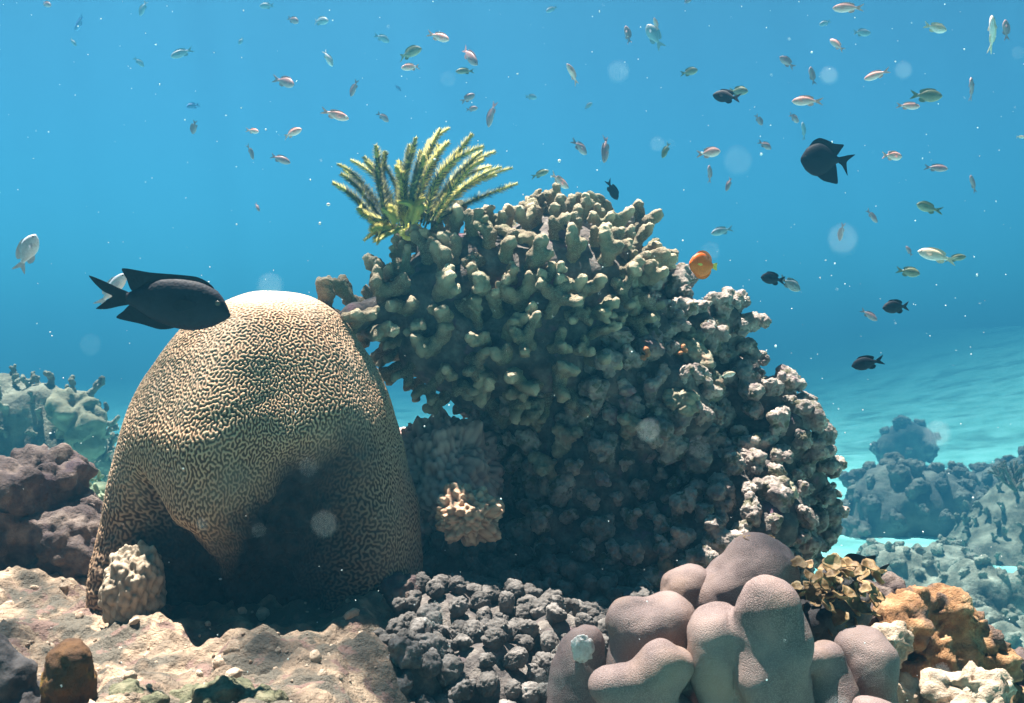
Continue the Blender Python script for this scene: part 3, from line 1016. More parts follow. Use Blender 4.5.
# ------------------------------------------------------------------ far corals
def clumpy(name, spec, variants, mats, n, dmin, size, base_mat, label, cat, voxel, seed, amp=0.08, fr=2.0, group=None):
    g = np.random.default_rng(seed)
    V, F = remesh(*balls(spec, 3), voxel, 4)
    V = V + normals(V, F) * (amp * fbm(V, fr, 4, seed))[:, None]
    Vs, Fs, n0 = [V], [F], len(V)
    pts, ns = scatter(V, F, n, dmin, lambda c, nn: np.where(nn[:, 1] < 0.4, 1.0, 0.1) * (nn[:, 2] > -0.5), g)
    for p, q in zip(pts, ns):
        v, f, _ = variants[int(g.integers(len(variants)))]
        A = np.array(mat_of(p, q, np.full(3, size * g.uniform(0.7, 1.3)), g.uniform(0, 6), 0.3))
        Vs.append(v @ A[:3, :3].T + A[:3, 3]); Fs.append(np.asarray(f) + n0); n0 += len(v)
    c = np.asarray(spec[0][0])
    o = link(name, me_from(name, np.concatenate(Vs) - c, np.concatenate(Fs)), base_mat, loc=c)
    return tag(o, label, cat, group)


M_far = organic('far_coral', [(0.05, 0.055, 0.04), (0.15, 0.15, 0.11), (0.30, 0.30, 0.23)], 3.5, bump=0.8, bscale=12, bdist=0.05)
M_fard = organic('far_dark_coral', [(0.05, 0.055, 0.05), (0.12, 0.12, 0.10), (0.22, 0.22, 0.18)], 2.5, bump=0.8, bscale=12, bdist=0.05)
M_faryel = organic('far_yellow_coral', [(0.12, 0.12, 0.08), (0.27, 0.26, 0.18)], 5, bump=0.6, bscale=20, bdist=0.03)
DL = 8.0
clumpy('far_coral_head', pxballs([(40, 420, 42, DL), (5, 425, 50, DL), (75, 420, 36, DL), (95, 425, 14, DL), (-60, 440, 70, DL), (60, 470, 55, DL), (0, 480, 70, DL), (20, 600, 120, DL), (-60, 600, 130, DL), (30, 760, 160, DL), (0, 860, 200, DL)]),
       fingers, None, 2600, 0.11, 0.13, M_far, 'hazy branching coral head in the blue distance at far left', 'coral head', 0.04, 71)
rock('far_plate_coral', pxballs([(72, 412, 20, 7.6), (88, 424, 16, 7.6), (95, 440, 12, 7.6), (80, 445, 12, 7.6), (60, 430, 14, 7.65)]), M_faryel,
     'smooth pale yellow-green coral growing on the hazy left coral head', 'coral', voxel=0.02, amp=(0.10, 0.06, 0.02), fr=(3, 8, 20), seed=31)
clumpy('sprig_coral', pxballs([(100, 495, 12, 3.4), (92, 505, 14, 3.4), (95, 540, 22, 3.4)]), fingers, None, 300, 0.03, 0.045,
       organic('sprig_coral', [(0.20, 0.26, 0.16), (0.48, 0.52, 0.34)], 12), 'small pale green coral sprig just left of the brain coral', 'coral', 0.015, 72, amp=0.02, fr=9)

DR = 19.0
clumpy('far_boulder', pxballs([(895, 510, 46, DR), (935, 520, 52, DR), (880, 545, 44, DR), (930, 565, 60, DR), (860, 560, 30, DR)]), knobs, None, 900, 0.35, 0.28, M_fard,
       'dark rounded coral boulder standing on the pale seabed at right', 'boulder', 0.09, 73, amp=0.2, fr=0.9)
clumpy('far_boulder', pxballs([(975, 520, 44, DR + 2.2), (1010, 515, 50, DR + 2.2), (1050, 520, 60, DR + 2), (990, 560, 60, DR + 2)]), knobs, None, 900, 0.35, 0.3, M_fard,
       'blurred dark coral mass behind the far boulder, cut by right edge', 'boulder', 0.09, 74, amp=0.2, fr=0.9)
clumpy('far_boulder', pxballs([(905, 440, 16, 30), (915, 448, 18, 30), (888, 452, 14, 30)]), knobs, None, 300, 0.5, 0.3, M_fard,
       'faint small blue boulder far out on the pale seabed', 'boulder', 0.13, 75, amp=0.25, fr=0.6)
clumpy('rubble_mound', pxballs([(1000, 560, 50, 16.80), (1040, 540, 60, 16.80), (1000, 600, 60, 16.10)]), fingers, None, 900, 0.26, 0.2, M_far,
       'hazy green-grey coral thicket at right edge below the far boulder', 'coral', 0.07, 76, amp=0.15, fr=1.3)
clumpy('rubble_mound', pxballs([(885, 580, 36, 15.50), (940, 585, 40, 15.00), (905, 590, 38, 13.30), (870, 600, 30, 13.30), (935, 615, 40, 12.88), (985, 610, 46, 12.60), (1030, 620, 50, 12.60), (960, 660, 60, 12.04), (900, 650, 50, 12.60), (1030, 690, 70, 11.20)]),
       knobs, None, 1400, 0.22, 0.14, organic('rubble', [(0.08, 0.085, 0.06), (0.22, 0.22, 0.17), (0.44, 0.44, 0.35)], 4, bump=0.9, bscale=14, bdist=0.05),
       'pale turquoise-lit rubble bank beyond the orange mound, lower right', 'rubble', 0.05, 77, amp=0.14, fr=1.6)


def branching(name, base, n, size, mat, label, seed):
    g = np.random.default_rng(seed)
    sp = []
    def grow(p, d, r, L, k):
        q = p + d * L
        sp.extend(chain(p, q, r, r * 0.75, 0.9))
        if k:
            for _ in range(g.integers(2, 4)):
                nd = d + g.normal(size=3) * 0.5; nd[2] += 0.1; nd /= np.linalg.norm(nd)
                grow(q, nd, r * 0.72, L * 0.75, k - 1)
    for _ in range(n):
        d = g.normal(size=3); d[2] = abs(d[2]) + 0.4; d /= np.linalg.norm(d)
        grow(np.zeros(3), d, size * 0.06, size * 0.36, 2)
    V, F = balls(sp, 1)
    o = link(name, me_from(name, V, F), mat, loc=base)
    return tag(o, label, 'branching coral')


branching('branching_coral', P(1015, 490, 11), 9, 0.42, M_fard, 'thin dark branching coral at right edge above the hazy thicket', 81)
branching('branching_coral', P(818, 446, 2.62), 6, 0.055, M_knob, 'tiny twiggy coral sprig sticking out of the coral head\'s right side', 82)

# ------------------------------------------------------------------ fish
_fm = {}


def fish_mat(key, top, belly, rough=0.45):
    if key in _fm: return _fm[key]
    m_, t, b = new_mat(key)
    co = t.nodes.new('ShaderNodeTexCoord').outputs['Object']
    s = t.nodes.new('ShaderNodeSeparateXYZ'); t.links.new(co, s.inputs[0])
    c = ramp(t, s.outputs['Z'], [(0.0, belly), (0.12, top)])
    mr_ = t.nodes.new('ShaderNodeMapRange'); mr_.inputs['From Min'].default_value = -0.15; mr_.inputs['From Max'].default_value = 0.15
    t.links.new(s.outputs['Z'], mr_.inputs['Value'])
    c = ramp(t, mr_.outputs[0], [(0.15, belly), (0.75, top)])
    n_ = nz(t, co, 26, 2)
    h = t.nodes.new('ShaderNodeHueSaturation')
    q = t.nodes.new('ShaderNodeMapRange'); q.inputs['To Min'].default_value = 0.7; q.inputs['To Max'].default_value = 1.3
    t.links.new(n_, q.inputs['Value']); t.links.new(q.outputs[0], h.inputs['Value']); t.links.new(c, h.inputs['Color'])
    t.links.new(h.outputs[0], b.inputs['Base Color'])
    v = t.nodes.new('ShaderNodeTexVoronoi'); v.inputs['Scale'].default_value = 42; t.links.new(co, v.inputs['Vector'])
    bp = t.nodes.new('ShaderNodeBump'); bp.inputs['Strength'].default_value = 0.12; bp.inputs['Distance'].default_value = 0.005
    t.links.new(v.outputs['Distance'], bp.inputs['Height']); t.links.new(bp.outputs[0], b.inputs['Normal'])
    b.inputs['Roughness'].default_value = 0.7 if 'dark' in key and 'eye' not in key else rough
    b.inputs['Specular IOR Level'].default_value = 0.25
    _fm[key] = m_
    return m_


COLS = {
    'pink': ((0.78, 0.36, 0.30), (0.88, 0.62, 0.60)), 'pale': ((0.72, 0.56, 0.40), (0.92, 0.80, 0.80)), 'brown': ((0.34, 0.17, 0.16), (0.52, 0.33, 0.33)),
    'olive': ((0.16, 0.17, 0.08), (0.30, 0.28, 0.20)), 'grey': ((0.20, 0.24, 0.27), (0.36, 0.40, 0.44)), 'dark': ((0.010, 0.012, 0.022), (0.010, 0.012, 0.022)),
    'white': ((0.45, 0.48, 0.55), (0.80, 0.80, 0.85)), 'orange': ((0.80, 0.13, 0.008), (0.85, 0.18, 0.015)), 'blue': ((0.06, 0.16, 0.42), (0.15, 0.3, 0.6)),
}
# outlines along a fish one unit long: snout at x=0, tail tips at x=1
TYPES = {
    'surgeon': dict(top=[(0, -.06), (.015, -.02), (.06, .06), (.13, .125), (.23, .165), (.38, .175), (.52, .16), (.62, .11), (.69, .055), (.735, .04)],
                    bot=[(0, -.075), (.02, -.10), (.08, -.135), (.18, -.185), (.30, -.20), (.45, -.175), (.58, -.125), (.67, -.06), (.735, -.035)], w=.055,
                    dorsal=[(.13, .11), (.18, .165), (.26, .195), (.40, .20), (.58, .20), (.775, .215), (.74, .14), (.70, .06), (.60, .05), (.3, .05)],
                    anal=[(.36, -.17), (.48, -.205), (.62, -.175), (.79, -.145), (.745, -.09), (.70, -.04), (.6, -.03), (.4, -.05)],
                    tail=[(.70, .035), (.80, .075), (.90, .115), (1.0, .145), (.955, .09), (.895, .04), (.83, .01), (.865, -.02), (.90, -.055), (.935, -.09), (.86, -.085), (.78, -.06), (.70, -.035)]),
    'damsel': dict(top=[(0, 0), (.02, .04), (.08, .11), (.18, .18), (.32, .215), (.46, .20), (.60, .13), (.70, .06), (.76, .045)],
                   bot=[(0, -.01), (.03, -.05), (.10, -.12), (.22, -.18), (.36, -.20), (.50, -.17), (.62, -.10), (.70, -.05), (.76, -.04)], w=.07,
                   dorsal=[(.18, .15), (.26, .235), (.40, .25), (.52, .245), (.66, .20), (.72, .14), (.66, .06), (.5, .08), (.3, .1)],
                   anal=[(.46, -.15), (.56, -.21), (.66, -.20), (.72, -.13), (.66, -.05), (.5, -.06)],
                   tail=[(.73, .035), (.82, .085), (.92, .13), (1.0, .155), (.93, .06), (.88, .0), (.93, -.06), (1.0, -.145), (.92, -.125), (.82, -.085), (.73, -.035)]),
    'slim': dict(top=[(0, 0), (.02, .03), (.08, .085), (.18, .135), (.32, .155), (.48, .145), (.62, .10), (.72, .05), (.78, .035)],
                 bot=[(0, -.01), (.03, -.04), (.10, -.095), (.22, -.14), (.36, -.15), (.50, -.13), (.62, -.085), (.72, -.045), (.78, -.03)], w=.06,
                 dorsal=[(.18, .11), (.26, .175), (.40, .195), (.54, .185), (.66, .145), (.70, .10), (.66, .05), (.5, .06), (.3, .08)],
                 anal=[(.50, -.11), (.58, -.165), (.68, -.145), (.72, -.09), (.66, -.04), (.5, -.05)],
                 tail=[(.74, .03), (.82, .06), (.92, .10), (1.0, .13), (.93, .05), (.88, .0), (.93, -.05), (1.0, -.12), (.92, -.10), (.82, -.06), (.74, -.03)]),
    'angel': dict(top=[(0, .03), (.03, .10), (.10, .22), (.20, .30), (.34, .34), (.48, .28), (.60, .16), (.68, .07), (.74, .05)],
                  bot=[(0, -.02), (.03, -.09), (.10, -.20), (.22, -.30), (.36, -.33), (.50, -.26), (.62, -.12), (.70, -.05), (.74, -.045)], w=.09,
                  dorsal=[(.14, .22), (.22, .37), (.34, .43), (.48, .39), (.62, .32), (.80, .30), (.75, .20), (.66, .07), (.5, .1), (.3, .15)],
                  anal=[(.30, -.28), (.44, -.40), (.58, -.44), (.72, -.46), (.71, -.30), (.66, -.06), (.5, -.1), (.35, -.15)],
                  tail=[(.71, .05), (.80, .075), (.90, .10), (1.02, .11), (.93, .03), (.87, -.04), (.88, -.16), (.90, -.30), (.84, -.20), (.78, -.10), (.71, -.045)]),
    'disc': dict(top=[(0, 0), (.03, .10), (.10, .22), (.22, .34), (.40, .40), (.58, .34), (.72, .20), (.80, .08), (.84, .05)],
                 bot=[(0, -.02), (.03, -.10), (.10, -.22), (.22, -.34), (.40, -.40), (.58, -.34), (.72, -.20), (.80, -.08), (.84, -.05)], w=.10,
                 dorsal=[(.2, .28), (.3, .42), (.46, .46), (.62, .41), (.75, .28), (.78, .15), (.7, .1), (.4, .15)],
                 anal=[(.2, -.28), (.3, -.42), (.46, -.46), (.62, -.41), (.75, -.28), (.78, -.15), (.7, -.1), (.4, -.15)],
                 tail=[(.80, .045), (.90, .10), (1.0, .12), (.99, .0), (1.0, -.12), (.90, -.10), (.80, -.045)]),
}


def smooth_poly(pts, sub=4):
    pts = np.array(pts); n = len(pts); out_ = []
    for i in range(n):
        p0, p1, p2, p3 = pts[i - 1], pts[i], pts[(i + 1) % n], pts[(i + 2) % n]
        for t_ in np.arange(sub) / sub:
            k = 0.35
            m1 = (p2 - p0) * k; m2 = (p3 - p1) * k
            h = t_
            out_.append((2 * h**3 - 3 * h**2 + 1) * p1 + (h**3 - 2 * h**2 + h) * m1 + (-2 * h**3 + 3 * h**2) * p2 + (h**3 - h**2) * m2)
    return np.array(out_)


def fin_mesh(name, pts, th, sub=4, y=0.0):
    p = smooth_poly(pts, sub); n = len(p)
    V = [(x - 0.5, y - th, z) for x, z in p] + [(x - 0.5, y + th, z) for x, z in p]
    F = [list(range(n))[::-1], [n + i for i in range(n)]] + [[i, (i + 1) % n, n + (i + 1) % n, n + i] for i in range(n)]
    return me_from(name, V, F, smooth=False)


def body_mesh(T):
    xs = np.concatenate([np.linspace(0, 0.1, 8)[:-1], np.linspace(0.1, T['top'][-1][0], 20)])
    def spl(pts):
        a = np.array(pts)
        lin = np.interp(xs, a[:, 0], a[:, 1])
        for _ in range(2):
            l2 = lin.copy(); l2[1:-1] = (lin[:-2] + 2 * lin[1:-1] + lin[2:]) / 4; lin = l2
        return lin
    tp, bt = spl(T['top']), spl(T['bot'])
    L = xs[-1]
    w = T['w'] * np.sin(np.clip(xs / L, 0, 1) ** 0.6 * PI * 0.93) ** 0.8 + 0.006
    w[0] = 0.004
    k = 20; V, F = [], []
    for i, x_ in enumerate(xs):
        zc = (tp[i] + bt[i]) / 2; hh = max((tp[i] - bt[i]) / 2, 0.004)
        for j in range(k):
            a = 2 * PI * j / k
            V.append((x_ - 0.5, w[i] * math.copysign(abs(math.cos(a)) ** 0.9, math.cos(a)), zc + hh * math.sin(a)))
        if i:
            for j in range(k):
                F.append([(i - 1) * k + j, (i - 1) * k + (j + 1) % k, i * k + (j + 1) % k, i * k + j])
    F.append(list(range(k))[::-1]); F.append([(len(xs) - 1) * k + j for j in range(k)])
    return me_from('body', V, F), w, xs, tp, bt


_proto = {}


def fish_proto(typ, colk, bend=0):
    key = (typ, colk, bend)
    if key in _proto: return _proto[key]
    T = TYPES[typ]
    top, belly = COLS[colk]
    mb = fish_mat('scales_' + colk, top, belly)
    fin = tuple(0.85 * a + 0.1 * b_ for a, b_ in zip(top, belly))
    if colk == 'orange': fin = (0.75, 0.55, 0.10)
    if colk == 'dark': fin = (0.008, 0.010, 0.018)
    mf = fish_mat('fin_' + colk, fin, fin, 0.5)
    me_b, w, xs, tp, bt = body_mesh(T); me_b.materials.append(mb)
    parts = [('tail_fin', fin_mesh('tail_fin', T['tail'], .006)), ('dorsal_fin', fin_mesh('dorsal_fin', T['dorsal'], .006)), ('anal_fin', fin_mesh('anal_fin', T['anal'], .006))]
    for _, me in parts: me.materials.append(mb if (colk == 'orange' and me.name.startswith(('dorsal', 'anal'))) else mf)
    zc = (np.interp(.24, xs, tp) + np.interp(.24, xs, bt)) / 2
    wy = np.interp(.24, xs, w)
    for s in (-1, 1):
        me = fin_mesh('pectoral_fin', [(.24, zc), (.29, zc + .03), (.36, zc + .025), (.39, zc - .02), (.34, zc - .055), (.27, zc - .03)], .003, 3, y=0)
        for v in me.vertices: v.co.y = s * (wy + .004 + (v.co.x + .26) * .35) + v.co.y * 1.0
        me.materials.append(mf); parts.append(('pectoral_fin', me))
    V, F = ico(2)
    ze = np.interp(.09, xs, tp) * 0.45 + 0.2 * np.interp(.09, xs, bt)
    for s in (-1, 1):
        we = np.interp(.09, xs, w)
        me = me_from('eye', V * np.array([.021, .010, .021]) + np.array([.09 - .5, s * we * 0.90, ze]), F)
        me.materials.append(fish_mat('eye_dark', (0.06, 0.055, 0.05), (0.06, 0.055, 0.05), 0.15)); parts.append(('eye', me))
    if bend:
        for me in [me_b] + [p_[1] for p_ in parts]:
            for v in me.vertices:
                if v.co.x > -0.2: v.co.y += bend * 0.28 * (v.co.x + 0.2) ** 2
                else: v.co.y += bend * 0.10 * (v.co.x + 0.2) ** 2
    _proto[key] = (me_b, parts)
    return _proto[key]


def fish(name, px, py, Lpx, face, pitch, typ, colk, d, label, cat='fish', yaw=None, group='fish schooling in open water', parts_on=True, roll=0):
    """face L or R; pitch>0 = head up; yaw turns it away from broadside"""
    g = np.random.default_rng(int(px * 7 + py * 13))
    yaw = g.uniform(-42, 42) if yaw is None else yaw
    L = S(Lpx, d) / max(0.5, math.cos(math.radians(yaw)))
    body, parts = fish_proto(typ, colk, 0 if Lpx > 40 else int(g.integers(-1, 2)))
    root = empty(name, P(px, py, d))
    root.scale = (L, L, L)
    root.rotation_euler = (math.radians(roll), math.radians(pitch), math.radians(yaw + (180 if face == 'R' else 0)))
    for pn, me in [('body', body)] + parts:
        if not parts_on and pn in ('eye', 'pectoral_fin'): continue
        o = bpy.data.objects.new(pn, me); COL.objects.link(o); o.parent = root
    tag(root, label, cat, group)
    return root


big = 'dark fish around the coral head'
fish('surgeonfish', 160, 301, 137, 'R', -4, 'surgeon', 'dark', 1.5, 'large blackish fish with swallow tail crossing in front of the brain coral top', group=None, yaw=8)
fish('angelfish', 827, 160, 50, 'L', 3, 'angel', 'dark', 2.6, 'black deep-bodied fish with pointed fins, largest of those at upper right', group=None, yaw=-12)
fish('damselfish', 727, 97, 27, 'L', 14, 'damsel', 'dark', 3.0, 'black fish with trailing fins right of the school, above the coral head top', group=big, yaw=-25)
fish('damselfish', 773, 279, 27, 'L', 6, 'damsel', 'dark', 3.2, 'dark fish overlapping a greyer one, right of the orange fish', group=big, yaw=20)
fish('damselfish', 790, 284, 25, 'R', -30, 'damsel', 'grey', 3.3, 'grey-blue speckled fish half behind a dark one, right of the orange fish', group=big, yaw=10)
fish('damselfish', 897, 307, 31, 'L', -4, 'damsel', 'dark', 3.0, 'dark oval fish upper of the two alone over the pale seabed', group=big, yaw=10)
fish('damselfish', 868, 363, 31, 'L', -12, 'damsel', 'dark', 3.0, 'dark fish just above the pale seabed, lower of the lone pair', group=big, yaw=-15)
fish('damselfish', 629, 220, 25, 'R', -8, 'damsel', 'dark', 2.9, 'dark fish peeping out behind the top right of the finger coral', group=big, yaw=10)
fish('damselfish', 612, 190, 22, 'R', -60, 'damsel', 'dark', 3.4, 'dark fish diving just above the finger coral top', group=big, yaw=10)
fish('butterflyfish', 704, 265, 31, 'L', 4, 'disc', 'orange', 2.2, 'round bright orange fish with small yellow tail beside the coral head', group=None, yaw=12)
fish('damselfish', 862, 577, 60, 'L', -10, 'angel', 'dark', 1.95, 'dark rounded fish half hidden behind the leafy alga', group=None, yaw=10)
fish('damselfish', 727, 375, 18, 'R', 12, 'slim', 'pale', 2.24, 'small pale fish resting against the knobbly side of the coral head', group=None, yaw=10)
fish('damselfish', 27, 253, 36, 'R', 68, 'damsel', 'white', 2.6, 'pale grey oval fish pointing upward alone at far left', group=None, yaw=30)
fish('damselfish', 112, 290, 42, 'R', 52, 'slim', 'white', 2.3, 'blurry whitish fish rising behind the tail of the large black fish', group=None, yaw=15)

SMALL = [
    (46, 4, 15, 'R', -20, 'slim', 'brown', 'small brown-grey fish touching top edge, first from left corner'),
    (80, 23, 17, 'L', -35, 'damsel', 'blue', 'small bluish fish head down, second from the top left corner'),
    (73, 42, 11, 'R', -50, 'slim', 'grey', 'faint thin sliver of a fish below the bluish one, top left'),
    (143, 8, 17, 'L', -70, 'slim', 'grey', 'faint grey fish standing on its head at top edge, left part'),
    (182, 53, 21, 'L', -28, 'slim', 'grey', 'grey fish with pale tail, nose down left, alone at upper left'),
    (139, 62, 10, 'R', -40, 'damsel', 'grey', 'tiny faint fish left of the grey pale-tailed one'),
    (241, 41, 8, 'L', -60, 'damsel', 'grey', 'tiniest dark dot-like fish in the upper left quarter'),
    (193, 106, 12, 'L', -20, 'damsel', 'blue', 'faint blue fish just above a small brown upright one, left'),
    (194, 127, 13, 'L', -80, 'damsel', 'brown', 'small brown upright fish below a faint blue one, left'),
    (251, 152, 14, 'R', -65, 'slim', 'brown', 'small brown fish diving, below the pink dash-like one, left of centre'),
    (253, 131, 14, 'R', -12, 'slim', 'pink', 'small pinkish fish left of the bright pink one with pale tail'),
    (267, 6, 15, 'L', 0, 'damsel', 'grey', 'grey fish at top edge, leftmost of a row of three'),
    (293, 20, 14, 'R', -25, 'damsel', 'brown', 'small dark fish, middle of three near the top edge'),
    (320, 21, 20, 'R', -12, 'slim', 'grey', 'grey-blue fish, rightmost of three near the top edge'),
    (328, 58, 19, 'R', -62, 'slim', 'white', 'whitish fish diving steeply, upper left of centre'),
    (285, 82, 24, 'R', -20, 'slim', 'brown', 'brownish fish slanting down right beneath the whitish diving one'),
    (382, 38, 15, 'R', -18, 'damsel', 'grey', 'small dull fish left of the olive one over the feather star'),
    (439, 37, 23, 'R', -22, 'slim', 'pink', 'bright pink fish, topmost above the feather star'),
    (409, 53, 27, 'R', 4, 'slim', 'olive', 'long olive fish over the feather star with pinker one beneath'),
    (411, 67, 19, 'L', -14, 'slim', 'pink', 'pinkish fish right under the long olive one'),
    (469, 56, 24, 'R', -45, 'slim', 'brown', 'brown fish slanting steeply right of the olive one'),
    (465, 71, 19, 'L', -5, 'slim', 'olive', 'olive-pink fish just beneath the steep brown one'),
    (354, 88, 18, 'L', -68, 'slim', 'brown', 'dark fish standing nose down, above the left feather star arms'),
    (335, 115, 28, 'R', -14, 'slim', 'pink', 'largest bright pink fish on the left, above left of feather star'),
    (383, 117, 13, 'R', -35, 'damsel', 'brown', 'small dark fish straight above the left arms of the feather star'),
    (292, 133, 22, 'R', 14, 'slim', 'pink', 'bright pink fish with pale tail, nose up, left of the feather star'),
    (280, 159, 23, 'R', -22, 'slim', 'brown', 'greyish fish nose down, left of the feather star'),
    (468, 98, 16, 'R', 30, 'damsel', 'brown', 'dark fish, upper of two touching above the feather star tips'),
    (472, 109, 12, 'R', 10, 'damsel', 'brown', 'small brown fish, lower of two touching above feather star tips'),
    (491, 114, 21, 'L', -75, 'slim', 'brown', 'brown upright fish right of the touching pair by the feather star'),
    (257, 207, 10, 'R', -50, 'slim', 'brown', 'tiny brown fish alone in the blue left of the coral head'),
    (398, 88, 9, 'R', -50, 'slim', 'blue', 'faint bluish speck of a fish below the olive and pink pair'),
    (552, 9, 14, 'L', -30, 'slim', 'grey', 'grey fish at the top edge, just right of centre'),
    (628, 35, 18, 'L', 75, 'slim', 'brown', 'upright dark fish left of the large grey triangular one'),
    (654, 36, 26, 'L', 60, 'damsel', 'grey', 'large grey triangular-looking fish near top right of centre'),
    (656, 24, 13, 'L', 70, 'slim', 'pink', 'small pinkish fish overlapping the grey triangular one'),
    (573, 74, 19, 'L', 48, 'slim', 'pink', 'reddish-brown fish slanting, above the right part of the finger coral'),
    (531, 97, 12, 'R', 0, 'damsel', 'grey', 'tiny faint oval fish above the middle of the finger coral'),
    (588, 106, 11, 'R', 35, 'slim', 'grey', 'faint thin fish below the reddish-brown slanting one'),
    (689, 72, 16, 'R', 4, 'damsel', 'olive', 'very faint greenish fish left of and above the black trailing-fin one'),
    (687, 1, 11, 'R', 25, 'slim', 'brown', 'dark fish tail just cut by the top edge, right of centre'),
    (738, 91, 18, 'R', -10, 'damsel', 'olive', 'greenish fish half hidden behind the black trailing-fin one'),
    (580, 147, 17, 'R', -35, 'damsel', 'brown', 'brown fish left of the upright pale-brown one over the finger coral'),
    (606, 149, 23, 'L', -80, 'slim', 'brown', 'pale-brown upright fish above the right of the finger coral'),
    (666, 150, 18, 'L', -65, 'slim', 'olive', 'dark greenish fish head down, left of the short bright pink one'),
    (709, 153, 21, 'R', 3, 'damsel', 'pink', 'short bright pink fish between the coral head and black angelfish'),
    (759, 120, 12, 'R', -60, 'damsel', 'brown', 'tiny brownish fish below right of the black trailing-fin one'),
    (765, 145, 15, 'R', -30, 'damsel', 'brown', 'small round brown fish, nearest left of the black deep-bodied one'),
    (540, 174, 18, 'R', 14, 'slim', 'olive', 'olive fish above the finger coral with pink one at its right'),
    (559, 181, 22, 'R', -28, 'slim', 'pink', 'pink-grey fish just above the finger coral, nose down right'),
    (710, 174, 15, 'L', 82, 'slim', 'brown', 'thin upright fish straight below the short bright pink one'),
    (729, 184, 15, 'L', -65, 'slim', 'brown', 'brown fish head down, below and right of the short pink one'),
    (722, 231, 24, 'L', -14, 'slim', 'grey', 'faint grey fish right above the round orange one'),
    (848, 8, 28, 'L', 6, 'slim', 'pink', 'pink fish with pale snout at the top edge, upper right'),
    (825, 23, 12, 'L', -20, 'damsel', 'grey', 'tiny dark bluish fish under the pink one at the top edge'),
    (861, 33, 22, 'R', 6, 'slim', 'grey', 'faint grey fish below right of the pink top-edge one'),
    (837, 45, 15, 'L', 45, 'slim', 'pink', 'small pinkish fish nose up, left of the faint grey one'),
    (787, 62, 18, 'L', 40, 'damsel', 'brown', 'round brown fish right of and above the black trailing-fin one'),
    (812, 76, 19, 'L', 80, 'slim', 'brown', 'thin upright brown fish between round brown and bright pink ones'),
    (807, 101, 27, 'L', 5, 'slim', 'pink', 'brightest pink fish above the black deep-bodied one'),
    (877, 75, 23, 'L', -14, 'slim', 'pink', 'pink fish nose down left, between black deep-bodied one and top edge'),
    (935, 28, 22, 'R', -18, 'damsel', 'pale', 'bright pinkish-white fish with pale tail high at the right'),
    (993, 34, 29, 'L', 84, 'slim', 'pale', 'upright pale fish with white snout, left of two in the right corner'),
    (1006, 30, 21, 'L', 86, 'slim', 'brown', 'upright dark fish, right of two in the right corner'),
    (908, 106, 21, 'R', -8, 'slim', 'pink', 'pink fish with its nose under the dark olive one, right'),
    (926, 96, 29, 'R', -6, 'damsel', 'olive', 'dark olive fish touching a pink one, upper right'),
    (972, 89, 18, 'L', 80, 'slim', 'brown', 'upright brown fish right of the dark olive one'),
    (794, 118, 13, 'R', -20, 'damsel', 'brown', 'small brown fish under the brightest pink one'),
    (804, 131, 15, 'L', 75, 'slim', 'grey', 'faint thin fish directly above the black deep-bodied one'),
    (892, 156, 25, 'R', 2, 'slim', 'pink', 'pinkish fish nearest right of the black deep-bodied one'),
    (936, 168, 20, 'R', -10, 'slim', 'brown', 'brownish-pink fish, second right of the black deep-bodied one'),
    (1021, 137, 9, 'R', 0, 'slim', 'pale', 'pale fish snout cut by the right edge'),
    (973, 184, 17, 'L', 68, 'slim', 'brown', 'dark upright fish near right edge, third right of the black one'),
    (928, 208, 29, 'L', 10, 'slim', 'olive', 'olive fish with yellow outline below the row right of the black one'),
    (872, 216, 17, 'R', -45, 'slim', 'brown', 'faint brown fish below right of the black deep-bodied one'),
    (841, 232, 18, 'L', -80, 'slim', 'brown', 'thin upright fish straight below the black deep-bodied one'),
    (937, 256, 34, 'L', 18, 'slim', 'pale', 'large pale pink fish with yellowish back, right side'),
    (956, 258, 21, 'R', 8, 'slim', 'olive', 'olive fish half behind the large pale pink one'),
    (908, 272, 21, 'R', -12, 'damsel', 'olive', 'dull fish with pale edge below the large pale pink one'),
    (909, 251, 9, 'L', 60, 'slim', 'brown', 'tiny brown fish at the tail of the large pale pink one'),
    (869, 315, 16, 'R', -35, 'slim', 'brown', 'faint brownish fish left of the upper lone dark one'),
]
for i, (px, py, Lp, fc, pt, ty, ck, lb) in enumerate(SMALL):
    near = {'pink': 3.4, 'pale': 3.0, 'olive': 3.8, 'brown': 4.6, 'grey': 6.0, 'white': 3.6, 'blue': 5.5}[ck]
    near *= 1.35 * (22 / max(Lp, 12)) ** 0.35
    fish('small_fish', px, py, Lp, fc, pt, ty, ck, near, lb, group='small fish schooling in open water', parts_on=Lp > 16)


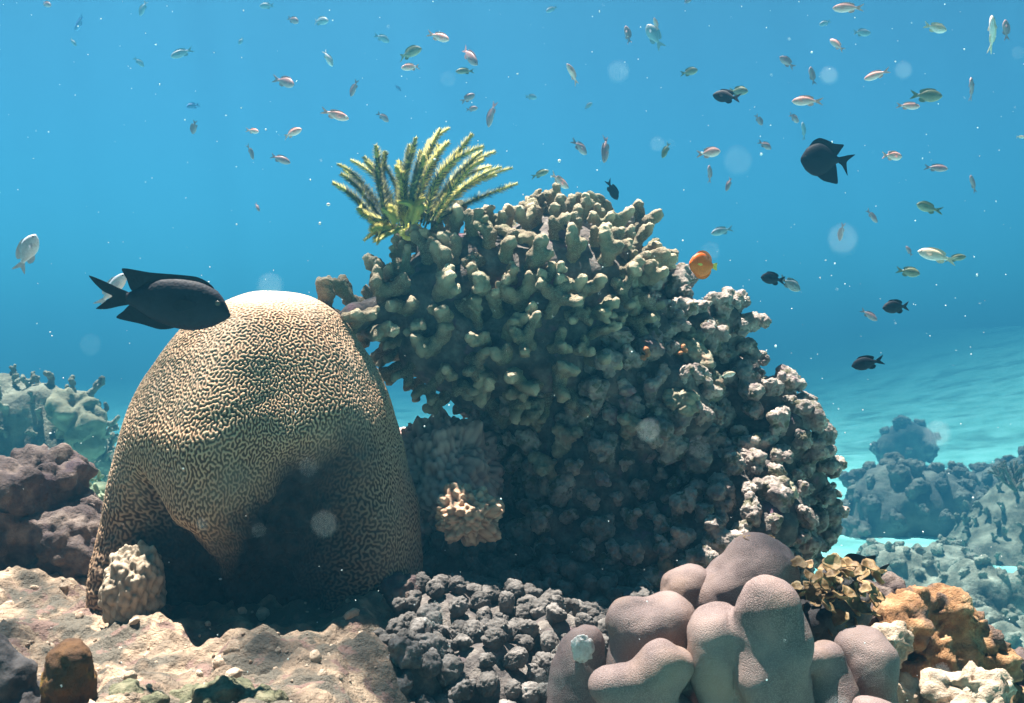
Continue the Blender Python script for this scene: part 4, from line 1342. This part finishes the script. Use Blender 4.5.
# ------------------------------------------------------------------ suspended specks in the water
def specks():
    g = np.random.default_rng(91)
    V, F = ico(1)
    n = 1500
    d = 0.5 + 3.5 * g.random(n) ** 0.7
    d[:48] = 1 / (1 / 2.2 + g.uniform(3, 12, 48))          # a few close to the lens, far out of focus
    px = g.uniform(-260, 1290, n); py = g.uniform(-200, 800, n)
    r = 0.00045 * np.exp(g.normal(size=n) * 0.45) * d
    r[:48] = (1 / d[:48] - 1 / 2.2) * 2.6e-3 * 0.5 * d[:48] * g.uniform(0.14, 0.32, 48)
    pts = np.stack([(px - 512) / FPX * d, d, CAMZ - (py - 351.5) / FPX * d], 1)
    V_ = (V[None] * r[:, None, None] * g.uniform(0.6, 1.5, (n, 1, 3)) + pts[:, None]).reshape(-1, 3)
    F_ = (F[None] + (np.arange(n) * len(V))[:, None, None]).reshape(-1, 3)
    m_, t, b = new_mat('suspended_specks')
    b.inputs['Base Color'].default_value = (0.85, 0.88, 0.9, 1); b.inputs['Roughness'].default_value = 0.6
    o = link('suspended_specks', me_from('suspended_specks', V_, F_), m_)
    tag(o, 'tiny white specks drifting in the water', 'particles', kind='stuff')


specks()

# ------------------------------------------------------------------ haze: the water itself
m_ = bpy.data.materials.new('haze'); m_.use_nodes = True
t = m_.node_tree; t.nodes.clear()
o_ = t.nodes.new('ShaderNodeOutputMaterial'); pv = t.nodes.new('ShaderNodeVolumePrincipled')
pv.inputs['Color'].default_value = (0.050, 0.32, 0.54, 1)
pv.inputs['Absorption Color'].default_value = (0.0, 0.06, 0.16, 1)
pv.inputs['Density'].default_value = 0.060
pv.inputs['Anisotropy'].default_value = 0.62
t.links.new(pv.outputs[0], o_.inputs['Volume'])
x0, x1, y0, y1, z0, z1 = -160, 160, -70, 210, -12, 4.6
V = [(x0, y0, z0), (x1, y0, z0), (x1, y1, z0), (x0, y1, z0), (x0, y0, z1), (x1, y0, z1), (x1, y1, z1), (x0, y1, z1)]
F = [[0, 3, 2, 1], [4, 5, 6, 7], [0, 1, 5, 4], [1, 2, 6, 5], [2, 3, 7, 6], [3, 0, 4, 7]]
hz = link('haze', me_from('haze', V, F, smooth=False), m_)
tag(hz, 'clear blue sea water fading the distance', 'haze', kind='stuff')
print('built')
